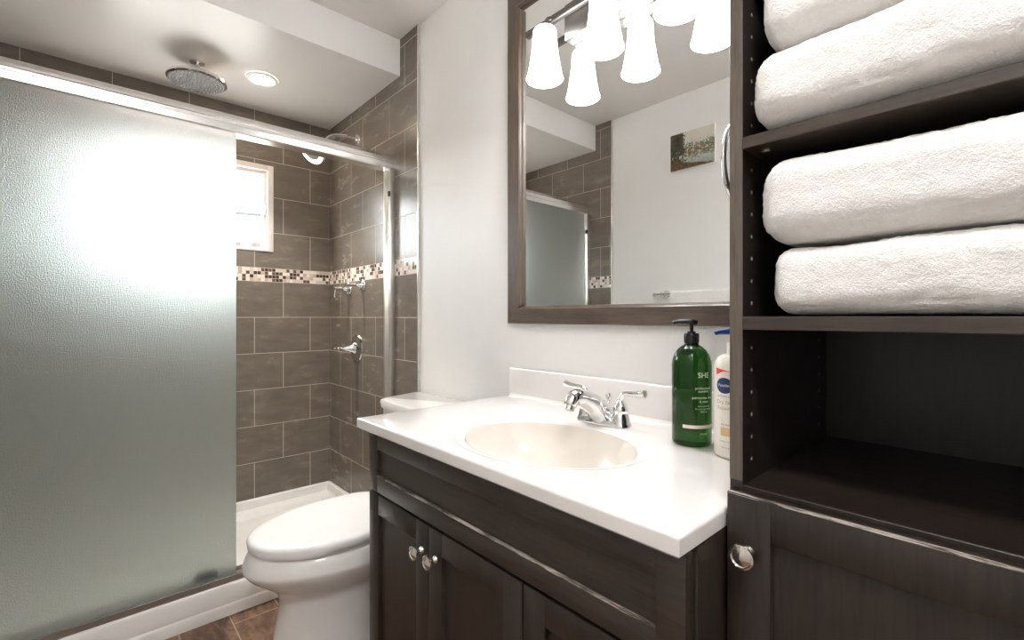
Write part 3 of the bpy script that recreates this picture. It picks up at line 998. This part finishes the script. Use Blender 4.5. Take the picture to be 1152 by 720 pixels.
# spout: broad tapered body leaning out over the basin, dropping nose
path = spline([(FXc, FYc + 0.006, TZ + 0.006), (FXc, FYc - 0.006, TZ + 0.026), (FXc, FYc - 0.046, TZ + 0.055), (FXc, FYc - 0.092, TZ + 0.076), (FXc, FYc - 0.118, TZ + 0.076), (FXc, FYc - 0.130, TZ + 0.060)], 7)
tube(bm, path, [0.030, 0.030, 0.026, 0.0205, 0.0185, 0.0150], 22)
sp = obj('spout', bm, 'chrome', fa)
bm = BM(); lathe(bm, [(0.0125, 0), (0.0125, 0.010), (0.010, 0.011), (0.0, 0.009)], (FXc, FYc - 0.1295, TZ + 0.060), axis=(0, -0.45, -0.9), n=24)
obj('aerator', bm, 'nickel', sp)
for sgn in (-1, 1):
    hxp = FXc + sgn * 0.052
    bm = BM()
    lathe(bm, [(0.024, 0.010), (0.0235, 0.014), (0.0195, 0.030), (0.0175, 0.0335), (0.0185, 0.036), (0.0185, 0.046), (0.0165, 0.050), (0.0135, 0.056), (0.0085, 0.062), (0.0075, 0.068), (0.0, 0.070)], (hxp, FYc, TZ), n=28)
    h = obj('handle', bm, 'chrome', fa)
    bm = BM()
    lp = spline([(hxp, FYc, TZ + 0.062), (hxp + sgn * 0.006, FYc - 0.001, TZ + 0.078), (hxp + sgn * 0.020, FYc - 0.002, TZ + 0.084), (hxp + sgn * 0.045, FYc - 0.003, TZ + 0.085), (hxp + sgn * 0.068, FYc - 0.004, TZ + 0.089)], 6)
    tube(bm, lp, [0.0075, 0.0070, 0.0058, 0.0068, 0.0085], 14)
    lathe(bm, [(0.0, -0.002), (0.0085, 0.0), (0.0088, 0.004), (0.0, 0.007)], lp[-1], axis=(sgn, -0.05, 0.15), n=16)
    obj('lever', bm, 'chrome', h)
bm = BM()
lathe(bm, [(0.003, 0.0), (0.003, 0.048), (0.0065, 0.052), (0.0075, 0.058), (0.005, 0.064), (0.0, 0.066)], (FXc, FYc + 0.022, TZ + 0.01), n=16)
obj('lift_rod', bm, 'chrome', fa)


# ------------------------------------------------------------------ bottles with lettering
def text_bm(s, size, align='CENTER'):
    cu = bpy.data.curves.new('lettering', 'FONT')
    cu.body = s; cu.size = size; cu.align_x = align; cu.align_y = 'CENTER'; cu.resolution_u = 3
    to = bpy.data.objects.new('lettering', cu)
    COL.objects.link(to)
    dg = bpy.context.evaluated_depsgraph_get()
    me = bpy.data.meshes.new_from_object(to.evaluated_get(dg))
    b = bmesh.new(); b.from_mesh(me)
    bpy.data.objects.remove(to); bpy.data.curves.remove(cu); bpy.data.meshes.remove(me)
    return b


def wrap(b, c, rad, a0, z, lift=0.0004, ry=None):
    """bend a flat bmesh (x, y) round a vertical cylinder at c; a0 is the facing azimuth"""
    ry = ry or rad
    for v in b.verts:
        a = a0 + v.co.x / rad
        v.co = Vector((c[0] + (rad + lift) * math.cos(a), c[1] + (ry + lift) * math.sin(a), z + v.co.y))
    return b


def patch(bm, pts):
    """flat polygon strip helper: grid patch between x0..x1, y0..y1"""
    x0, x1, y0, y1 = pts
    n = 10
    for i in range(n):
        xa, xb = x0 + (x1 - x0) * i / n, x0 + (x1 - x0) * (i + 1) / n
        bm.faces.new([bm.verts.new(p) for p in ((xa, y0, 0), (xb, y0, 0), (xb, y1, 0), (xa, y1, 0))])


GBX, GBY, GR = -0.486, 0.962, 0.0405
gb = thing('soap_bottle', (GBX, GBY, TZ), 'translucent green pump bottle with white lettering on the sink top', 'bottle')
bm = BM()
lathe(bm, [(0.0, 0.0015), (0.034, 0.0), (0.039, 0.002), (GR, 0.008), (GR, 0.168), (0.0392, 0.179), (0.0355, 0.191), (0.029, 0.201), (0.0215, 0.2075), (0.0155, 0.211), (0.0140, 0.2155), (0.0, 0.2155)], (GBX, GBY, TZ), n=48)
gbody = obj('bottle_body', bm, 'green', gb, angle=60)
A0 = math.atan2(-GBY, -GBX) + 0.62        # the lettering faces a little right of the camera
for s_, sz, z in (('SHE', 0.0155, 0.150), ('professional', 0.0074, 0.1235), ('SHAMPOO', 0.0052, 0.1165), ('palmarosa, berg', 0.0076, 0.104), ('& mint', 0.0072, 0.096), ('with natural oils', 0.0042, 0.0865), ('for every type of hair', 0.0042, 0.0810), ('daily care', 0.0042, 0.0755), ('33.8 fl oz', 0.0045, 0.029)):
    bm = BM(); merge(bm, wrap(text_bm(s_, sz), (GBX, GBY), GR, A0, TZ + z))
    obj('lettering', bm, 'ink', gbody, smooth=False)
bm = BM(); patch(bm, (-0.043, 0.043, -0.0035, 0.0035)); wrap(bm, (GBX, GBY), GR, A0, TZ + 0.0435, 0.0003)
obj('label_band', bm, 'band', gbody, smooth=False)
bm = BM()
lathe(bm, [(0.0, 0.2157), (0.0148, 0.2157), (0.0148, 0.2345), (0.0140, 0.236), (0.0085, 0.236), (0.0085, 0.240), (0.0, 0.240)], (GBX, GBY, TZ), n=36)
for k in range(36):
    a = 2 * PI * k / 36
    box(bm, GBX + 0.0146 * math.cos(a) - .0006, GBX + 0.0146 * math.cos(a) + .0006, GBY + 0.0146 * math.sin(a) - .0006, GBY + 0.0146 * math.sin(a) + .0006, TZ + 0.2165, TZ + 0.234)
lathe(bm, [(0.0040, 0.239), (0.0040, 0.259), (0.0, 0.259)], (GBX, GBY, TZ), n=16)
nx, ny = -0.80, -0.60
tube(bm, spline([(GBX - nx * 0.011, GBY - ny * 0.011, TZ + 0.2585), (GBX, GBY, TZ + 0.2610), (GBX + nx * 0.015, GBY + ny * 0.015, TZ + 0.2615), (GBX + nx * 0.030, GBY + ny * 0.030, TZ + 0.2605), (GBX + nx * 0.038, GBY + ny * 0.038, TZ + 0.2585)], 5), [0.0060, 0.0068, 0.0055, 0.0042, 0.0036], 14)
obj('pump', bm, 'black', gb)

LBX, LBY, LR = -0.380, 0.932, 0.033
lb = thing('lotion_bottle', (LBX, LBY, TZ), 'cream lotion pump bottle with blue pump standing against the dark tower', 'bottle')
bm = BM()
lathe(bm, [(0.0, 0.001), (0.028, 0.0), (0.031, 0.002), (LR, 0.007), (LR, 0.172), (0.0315, 0.183), (0.027, 0.192), (0.021, 0.197), (0.0, 0.197)], (LBX, LBY, TZ), n=48, sx=1.25)
lbody = obj('bottle_body', bm, 'lotion', lb, angle=60)
A1 = math.atan2(-LBY, -LBX) - 0.62
bm = BM()
# labels: navy oval with the maker's word, red flash, captions, gold picture
n, RN = 36, 5
rg = [[bm.verts.new((0.0165 * k / RN * math.cos(2 * PI * i / n), 0.0150 * k / RN * math.sin(2 * PI * i / n), 0)) for i in range(n)] for k in range(1, RN + 1)]
cpt = bm.verts.new((0, 0, 0))
for i in range(n):
    bm.faces.new((cpt, rg[0][i], rg[0][(i + 1) % n]))
    for k in range(RN - 1): bm.faces.new((rg[k][i], rg[k + 1][i], rg[k + 1][(i + 1) % n], rg[k][(i + 1) % n]))
def ewrap(b, dx, z, lift):
    for v in b.verts:
        a = A1 + (v.co.x + dx) / (LR * 1.12)
        v.co = Vector((LBX + (LR + lift / 1.25) * 1.25 * math.cos(a), LBY + (LR + lift) * math.sin(a), TZ + z + v.co.y))
    return b
ewrap(bm, 0.0, 0.140, 0.0004)
obj('oval_label', bm, 'navy', lbody, smooth=False)
bm = BM(); merge(bm, ewrap(text_bm('Vaseline', 0.0078), 0.0, 0.1405, 0.0007))
obj('maker_lettering', bm, 'white_ink', lbody, smooth=False)
bm = BM()
b = bmesh.new()
for k in range(12):
    xa, xb = -0.018 + 0.030 * k / 12, -0.018 + 0.030 * (k + 1) / 12
    lo_ = lambda x: -0.008 + 0.008 * min(1, (x + 0.018) / 0.016)
    hi_ = lambda x: 0.006 - 0.006 * (x + 0.018) / 0.030
    b.faces.new([b.verts.new(p) for p in ((xa, lo_(xa), 0), (xb, lo_(xb), 0), (xb, hi_(xb) + .0002, 0), (xa, hi_(xa) + .0002, 0))])
merge(bm, ewrap(b, 0.0, 0.167, 0.0004))
obj('red_flash', bm, 'red', lbody, smooth=False)
for s_, sz, dx, z, mt in (('INTENSIVE CARE', 0.0042, 0.002, 0.1195, 'grey_ink'), ('dry skin', 0.0050, 0.002, 0.066, 'grey_ink'), ('20.3 fl oz', 0.0038, 0.002, 0.022, 'grey_ink'),
                          ('Dry Skin', 0.0095, 0.001, 0.108, 'tan'), ('Repair', 0.0095, -0.002, 0.097, 'tan'), ('body lotion', 0.0045, 0.002, 0.034, 'tan')):
    bm = BM(); merge(bm, ewrap(text_bm(s_, sz), dx, z, 0.0005))
    obj('caption', bm, mt, lbody, smooth=False)
bm = BM(); patch(bm, (-0.010, 0.010, -0.008, 0.008)); ewrap(bm, 0.003, 0.052, 0.0004)
obj('picture_label', bm, 'gold', lbody, smooth=False)
bm = BM(); lathe(bm, [(0.0, 0.196), (0.0175, 0.196), (0.0175, 0.219), (0.016, 0.221), (0.0, 0.221)], (LBX, LBY, TZ), n=32)
obj('collar', bm, 'lotion', lb)
bm = BM()
lathe(bm, [(0.0075, 0.220), (0.0075, 0.232), (0.009, 0.234), (0.009, 0.246), (0.0, 0.247)], (LBX, LBY, TZ), n=20)
nx, ny = -0.78, -0.60
tube(bm, spline([(LBX - nx * 0.008, LBY - ny * 0.008, TZ + 0.2425), (LBX + nx * 0.012, LBY + ny * 0.012, TZ + 0.2430), (LBX + nx * 0.032, LBY + ny * 0.032, TZ + 0.2415), (LBX + nx * 0.040, LBY + ny * 0.040, TZ + 0.2390)], 5), [0.0075, 0.0062, 0.0048, 0.0042], 14)
obj('pump', bm, 'blue', lb)

# ------------------------------------------------------------------ mirror
MX0, MX1, MZ0, MZ1 = -1.219, -0.300, 1.106, 2.234
MYF = 1.084
mir = thing('wall_mirror', (-0.76, WY, MZ0), 'large wall mirror in a brown walnut frame above the sink', 'mirror')
fw = 0.062
bm = BM()
def frame_member(bm, a, b_, vert, mat):
    """bevelled moulding with a small inner lip"""
    if vert:
        x0, x1 = a
        s_ = 1 if x0 < -0.7 else -1
        xo_, xi = (x0, x1) if s_ > 0 else (x1, x0)
        pr = [(xo_, WY), (xo_, MYF + .003), (xo_ + s_ * .003, MYF), (xi - s_ * .003, MYF), (xi, MYF + .003), (xi, MYF + .010), (xi + s_ * .006, MYF + .014), (xi + s_ * .007, WY)]
        z_lo, z_hi = b_
        def zz(x, z, lo): return z + (abs(x - xo_)) * (1 if lo else -1)
        loft(bm, [[(x, y, zz(x, z_lo, True)) for x, y in pr], [(x, y, zz(x, z_hi, False)) for x, y in pr]], mat)
    else:
        zo, zi = a
        s_ = 1 if zi > zo else -1
        pr = [(zo, WY), (zo, MYF + .003), (zo + s_ * .003, MYF), (zi - s_ * .003, MYF), (zi, MYF + .003), (zi, MYF + .010), (zi + s_ * .006, MYF + .014), (zi + s_ * .007, WY)]
        x_lo, x_hi = b_
        loft(bm, [[(x_lo + abs(z - zo), y, z) for z, y in pr], [(x_hi - abs(z - zo), y, z) for z, y in pr]], mat)
frame_member(bm, (MX0, MX0 + fw), (MZ0, MZ1), True, 0)
frame_member(bm, (MX1 - fw, MX1), (MZ0, MZ1), True, 0)
frame_member(bm, (MZ0, MZ0 + 0.052), (MX0, MX1), False, 1)
frame_member(bm, (MZ1, MZ1 - 0.052), (MX0, MX1), False, 1)
obj('mirror_frame', bm, ['frame_v', 'frame_h'], mir, angle=25)
GY = 1.101
bm = BM(); box(bm, MX0 + 0.05, MX1 - 0.05, GY, GY + 0.005, MZ0 + 0.045, MZ1 - 0.045)
obj('mirror_glass', bm, 'mirror', mir, smooth=False)

# ------------------------------------------------------------------ vanity wall light
LY = 1.012
M['bar'] = plain('brushed_dark_nickel', (0.20, 0.185, 0.17), 0.42, 1.0)
vl = thing('vanity_light', (-0.756, GY, 2.0), 'nickel wall light with three lit white glass shades across the mirror', 'wall light')
bm = BM(); box(bm, -0.935, -0.575, 1.060, GY - 0.0003, 1.955, 2.062, 0.004, 3)
obj('back_plate', bm, 'bar', vl)
bm = BM()
box(bm, -1.085, -0.427, 1.040, 1.0605, 2.020, 2.042, 0.006, 3)
obj('bar', bm, 'bar', vl)
for lx in (-0.969, -0.756, -0.543):
    bm = BM()
    lathe(bm, [(0.009, 2.0000), (0.012, 1.9985), (0.016, 1.9920), (0.024, 1.9859), (0.024, 1.9777), (0.0, 1.9777)], (lx, LY, 0), n=28)
    tube(bm, spline([(lx, 1.045, 2.031), (lx, LY + 0.012, 2.022), (lx, LY, 1.996)], 5), 0.0055, 12)
    so = obj('socket', bm, 'bar', vl)
    bm = BM()
    lathe(bm, [(0.022, 1.9855), (0.031, 1.9843), (0.0345, 1.9777), (0.0355, 1.9678), (0.0365, 1.9431), (0.0400, 1.9101), (0.0455, 1.8771), (0.0505, 1.8507), (0.0552, 1.8367), (0.0542, 1.8355), (0.0492, 1.8507), (0.0440, 1.8771), (0.0385, 1.9101), (0.0350, 1.9431), (0.0335, 1.9760)], (lx, LY, 0), n=40, cap=False)
    obj('shade', bm, 'shade', so)
    bm = BM()
    lathe(bm, [(0.012, 1.9785), (0.013, 1.9554), (0.020, 1.9389), (0.026, 1.9142), (0.024, 1.8961), (0.014, 1.8837), (0.0, 1.8804)], (lx, LY, 0), n=20)
    obj('bulb', bm, 'shade', so)
    ld = bpy.data.lights.new('bulb_light', 'POINT'); ld.energy = BULB; ld.shadow_soft_size = 0.022; ld.color = (0.985, 0.985, 1.0)
    lo = bpy.data.objects.new('bulb_light', ld); COL.objects.link(lo); lo.parent = vl
    lo.location = Vector((lx, LY, 1.858)) - ORG[vl.name]

# ------------------------------------------------------------------ storage tower
TX0, TX1, TYF, TYB = -0.286, 0.196, 0.679, 1.108
PT = 0.0175
tw = thing('storage_tower', (-0.045, 0.89, 0), 'tall espresso storage tower with open towel shelves over a cupboard door', 'cabinet')
for a, b_, side, sx in ((TX0, TX0 + PT, TX0 + PT, 1), (TX1 - PT, TX1, TX1 - PT, -1)):
    bm = BM()
    box(bm, a, b_, TYF, TYB, 0.0, 2.20, 0.001, 1)
    box(bm, a, b_, TYF - 0.0008, TYF + 0.0006, 0.90, 2.20, 0.0004, 1, mat=2)  # thin front strip carrying the painted sheen
    for yy in (0.711, 1.035):
        z = 0.925
        while z < 2.1:
            lathe(bm, [(0.0026, 0.0), (0.0026, 0.0004), (0.0, 0.0004)], (side, yy, z), axis=(sx, 0, 0), n=10, mat=1)
            z += 0.032
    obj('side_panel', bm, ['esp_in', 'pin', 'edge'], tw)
bm = BM(); box(bm, TX0 + PT, TX1 - PT, 1.084, 1.092, 0.06, 2.18)
obj('back_panel', bm, 'esp_in', tw, smooth=False)
bm = BM(); box(bm, TX0 + PT, TX1 - PT, TYF, 1.084, 0.876, 0.8945, 0.001, 1)
obj('fixed_shelf', bm, 'esp_in_h', tw)
bm = BM(); box(bm, TX0 + PT, TX1 - PT, TYF, 1.084, 2.18, 2.20, 0.001, 1)
obj('top_panel', bm, 'esp_h', tw)
bm = BM(); box(bm, TX0 + PT, TX1 - PT, TYF, 1.084, 0.08, 0.098, 0.001, 1)
obj('bottom_panel', bm, 'esp_h', tw)
bm = BM(); box(bm, TX0 + PT, TX1 - PT, TYF + .04, TYF + .055, 0.0, 0.08)
obj('toe_kick', bm, 'esp_h', tw)
bm = BM(); box(bm, TX0 + PT + .0005, TX1 - PT - .0005, TYF - 0.002, 1.083, 1.1115, 1.130, 0.0012, 1)
obj('shelf', bm, 'esp_h', tw)
for zs in (1.3625, 1.640):
    bm = BM(); box(bm, TX0 + PT + .0005, TX1 - PT - .0005, TYF - 0.004, 1.083, zs, zs + 0.0165, 0.0012, 1)
    sh = obj('shelf', bm, 'esp_h', tw)
    for sx in (TX0 + PT + 0.02, TX1 - PT - 0.02):
        bm = BM(); lathe(bm, [(0.0075, 0.0), (0.0075, -0.002), (0.0, -0.0024)], (sx, 0.711, zs), n=14)
        obj('shelf_pin', bm, 'alu_bright', sh)
bm = BM(); shaker(bm, TX0 + 0.004, TX1 - 0.004, 0.10, 0.888, 0.660, TYF - 0.0008, 0.056, 0.009)
# rubbed top edge of the door
loft(bm, [[(x, 0.6598, .8855), (x, 0.6606, .8882), (x, 0.664, .8886), (x, 0.664, .8855)] for x in (TX0 + .006, TX1 - .006)], 1)
td = obj('door', bm, ['esp_v', 'wear'], tw)
bm = BM(); knob(bm, TX0 + 0.032, 0.660, 0.813, 0.0165)
obj('knob', bm, 'nickel', td)

# towel ring on the tower's side
RX, RY, RZ, RR = -0.345, 0.872, 1.398, 0.077
tg = thing('towel_ring', (TX0, RY, RZ + RR), 'chrome towel ring on the mirror side of the dark tower', 'towel ring')
bm = BM()
lathe(bm, [(0.0, 0), (0.024, 0), (0.022, 0.006), (0.010, 0.012), (0.008, 0.045), (0.011, 0.050), (0.011, 0.060), (0.0, 0.062)], (TX0, RY, RZ + RR), axis=(-1, 0, 0), n=24)
obj('wall_post', bm, 'chrome', tg)
bm = BM(); tube(bm, [(RX, RY + RR * math.cos(2 * PI * k / 56), RZ + RR * math.sin(2 * PI * k / 56)) for k in range(56)], 0.0045, 12, closed=True)
obj('ring', bm, 'chrome', tg)


# ------------------------------------------------------------------ towels
def towel_bm(x0, x1, y0, y1, z0, z1, r, seed, sag=0.004, tilt=0.0):
    """folded terry towel: rounded slab with plump, looped surface"""
    nx, ny, nz = int((x1 - x0) / .0042), int((y1 - y0) / .008), max(12, int((z1 - z0) / .0042))
    c = Vector(((x0 + x1) / 2, (y0 + y1) / 2, (z0 + z1) / 2))
    hx_, hy_, hz_ = (x1 - x0) / 2, (y1 - y0) / 2, (z1 - z0) / 2
    bm = bmesh.new()
    cache = {}
    sv = Vector((seed * 7.3, seed * 3.1, seed * 1.7))

    def P(i, j, k):
        key = (i, j, k)
        if key in cache: return cache[key]
        p = Vector((-hx_ + 2 * hx_ * i / nx, -hy_ + 2 * hy_ * j / ny, -hz_ + 2 * hz_ * k / nz))
        rx, ry, rz = min(r * 0.75, hx_), min(r * 1.15, hy_), min(r, hz_ * 0.97)
        q_ = Vector((max(-hx_ + rx, min(hx_ - rx, p.x)), max(-hy_ + ry, min(hy_ - ry, p.y)), max(-hz_ + rz, min(hz_ - rz, p.z))))
        d = p - q_
        dd = Vector((d.x / rx, d.y / ry, d.z / rz))
        m = max(abs(dd.x), abs(dd.y), abs(dd.z))
        if dd.length > 1e-9:
            nrm = dd.normalized()
            dd2 = nrm * m
            pp = q_ + Vector((dd2.x * rx, dd2.y * ry, dd2.z * rz))
        else:
            nrm = Vector((0, 0, 1)); pp = q_
        w = c + pp
        lo = noise.noise((w + sv) * 9) * 0.0045 + noise.noise((w + sv) * 22) * 0.0025
        hi = noise.noise((w + sv) * 150) * 0.0016 + noise.noise((w + sv) * 320) * 0.0013
        if nrm.z < -0.6: lo *= 0.15; hi *= 0.2
        w = w + nrm * (lo + hi - 0.002)
        top = (pp.z + hz_) / (2 * hz_)
        w.z += top * (noise.noise(Vector((w.x * 6 + seed, w.y * 5, 0))) * sag) + tilt * (w.x - c.x) * top
        w.z = max(w.z, z0 + 0.0002)
        cache[key] = bm.verts.new(w)
        return cache[key]
    def face(f, na, nb):
        for a in range(na):
            for b_ in range(nb):
                bm.faces.new((P(*f(a, b_)), P(*f(a + 1, b_)), P(*f(a + 1, b_ + 1)), P(*f(a, b_ + 1))))
    face(lambda a, b_: (a, b_, 0), nx, ny); face(lambda a, b_: (a, b_, nz), nx, ny)
    face(lambda a, b_: (a, 0, b_), nx, nz); face(lambda a, b_: (a, ny, b_), nx, nz)
    face(lambda a, b_: (0, a, b_), ny, nz); face(lambda a, b_: (nx, a, b_), ny, nz)
    return bm


G = 'folded white towels on the tower shelves'
for args, lab in (
    ((-0.238, 0.150, 0.676, 1.05, 1.1305, 1.2265, 0.034, 1), 'folded white towel lying directly on the middle tower shelf, under another towel'),
    ((-0.251, 0.160, 0.668, 1.05, 1.2275, 1.3440, 0.042, 2), 'thick folded white towel just beneath the upper shelf, atop the towel on the middle shelf'),
    ((-0.257, 0.160, 0.656, 1.05, 1.3800, 1.4890, 0.042, 3), 'folded white towel lying directly on the upper tower shelf, overhanging its front edge'),
    ((-0.250, 0.160, 0.664, 1.05, 1.4900, 1.6050, 0.042, 4), 'topmost folded white towel in the tower, cut off by the top of the picture')):
    cxx = (args[0] + args[1]) / 2
    tag(obj('folded_towel', towel_bm(*args), 'towel', angle=180, org=(cxx, 0.86, args[4])), lab, 'towel', G)

# ------------------------------------------------------------------ opposite wall, seen in the mirror
px0, px1, pz0, pz1 = -1.437, -1.172, 1.992, 2.205
cp = thing('canvas_painting', ((px0 + px1) / 2, BY, pz0), 'small unframed landscape painting on the white wall, seen in the mirror', 'painting')
bm = BM(); box(bm, px0, px1, BY, BY + 0.017, pz0, pz1, 0.0015)
obj('canvas_body', bm, 'canvas', cp)
ps = [(px0, BY + .0174, pz0), (px1, BY + .0174, pz0), (px1, BY + .0174, pz1), (px0, BY + .0174, pz1)]
bm = uv_quads([(ps, [(0, 0), (1, 0), (1, 1), (0, 1)])])
obj('painted_face', bm, 'painting', cp, smooth=False)

bz, by = 1.262, BY + 0.062
tb = thing('towel_bar', (-1.14, BY, bz), 'chrome towel bar on the white wall, seen in the mirror', 'towel bar')
bm = BM(); tube(bm, [(-1.515, by, bz), (-0.76, by, bz)], 0.008, 16)
for xx, sg in ((-1.515, -1), (-0.76, 1)):
    lathe(bm, [(0.008, -0.004), (0.012, 0.0), (0.012, 0.006), (0.007, 0.012), (0.0, 0.014)], (xx, by, bz), axis=(sg, 0, 0), n=16)
obj('bar', bm, 'chrome', tb)
for xx in (-1.475, -0.80):
    bm = BM()
    lathe(bm, [(0.0, 0), (0.025, 0), (0.024, 0.006), (0.012, 0.012), (0.009, 0.03), (0.011, 0.046), (0.013, 0.062), (0.0, 0.068)], (xx, BY, bz), axis=(0, 1, 0), n=22)
    obj('bar_post', bm, 'chrome', tb)
bm = BM()
r0, r1 = 0.0095, 0.0185
prof = []
for rr, rev in ((r1, False), (r0, True)):
    arc = [(by - rr, bz - 0.36 if rr == r1 else bz - 0.36)] + [(by - rr * math.cos(PI * k / 10), bz + rr * math.sin(PI * k / 10)) for k in range(11)] + [(by + rr, bz - 0.40)]
    prof += arc[::-1] if rev else arc
loops = []
for k in range(25):
    x = -1.405 + 0.44 * k / 24
    loops.append([(x, y + 0.003 * noise.noise(Vector((x * 9, z * 6, 1))), z + 0.0015 * noise.noise(Vector((x * 14, y * 9, 3)))) for y, z in prof])
loft(bm, loops)
tag(obj('hand_towel', bm, 'towel', angle=60, org=(-1.185, by, bz - 0.4)), 'white towel hanging over the chrome bar, seen in the mirror', 'towel')

# unseen fill lamp, added to brighten the cabinet and towel fronts
cl = thing('added_fill_lamp', (0.25, 0.0, CZ), 'round opal fill lamp added on the ceiling, unseen behind the camera', 'ceiling light')
bm = BM(); lathe(bm, [(0.0, 0), (0.19, 0), (0.19, -0.022), (0.182, -0.026), (0.0, -0.026)], (0.25, 0.0, CZ), n=48)
obj('fill_lamp_base', bm, 'nickel', cl)
bm = BM(); lathe(bm, [(0.172, -0.0262), (0.168, -0.045), (0.14, -0.066), (0.08, -0.082), (0.0, -0.088)], (0.25, 0.0, CZ), n=48, cap=False)
obj('fill_lamp_bowl', bm, emit_mat('fill_lamp_glow', (0.985, 0.985, 1.0), FILL_LAMP), cl)
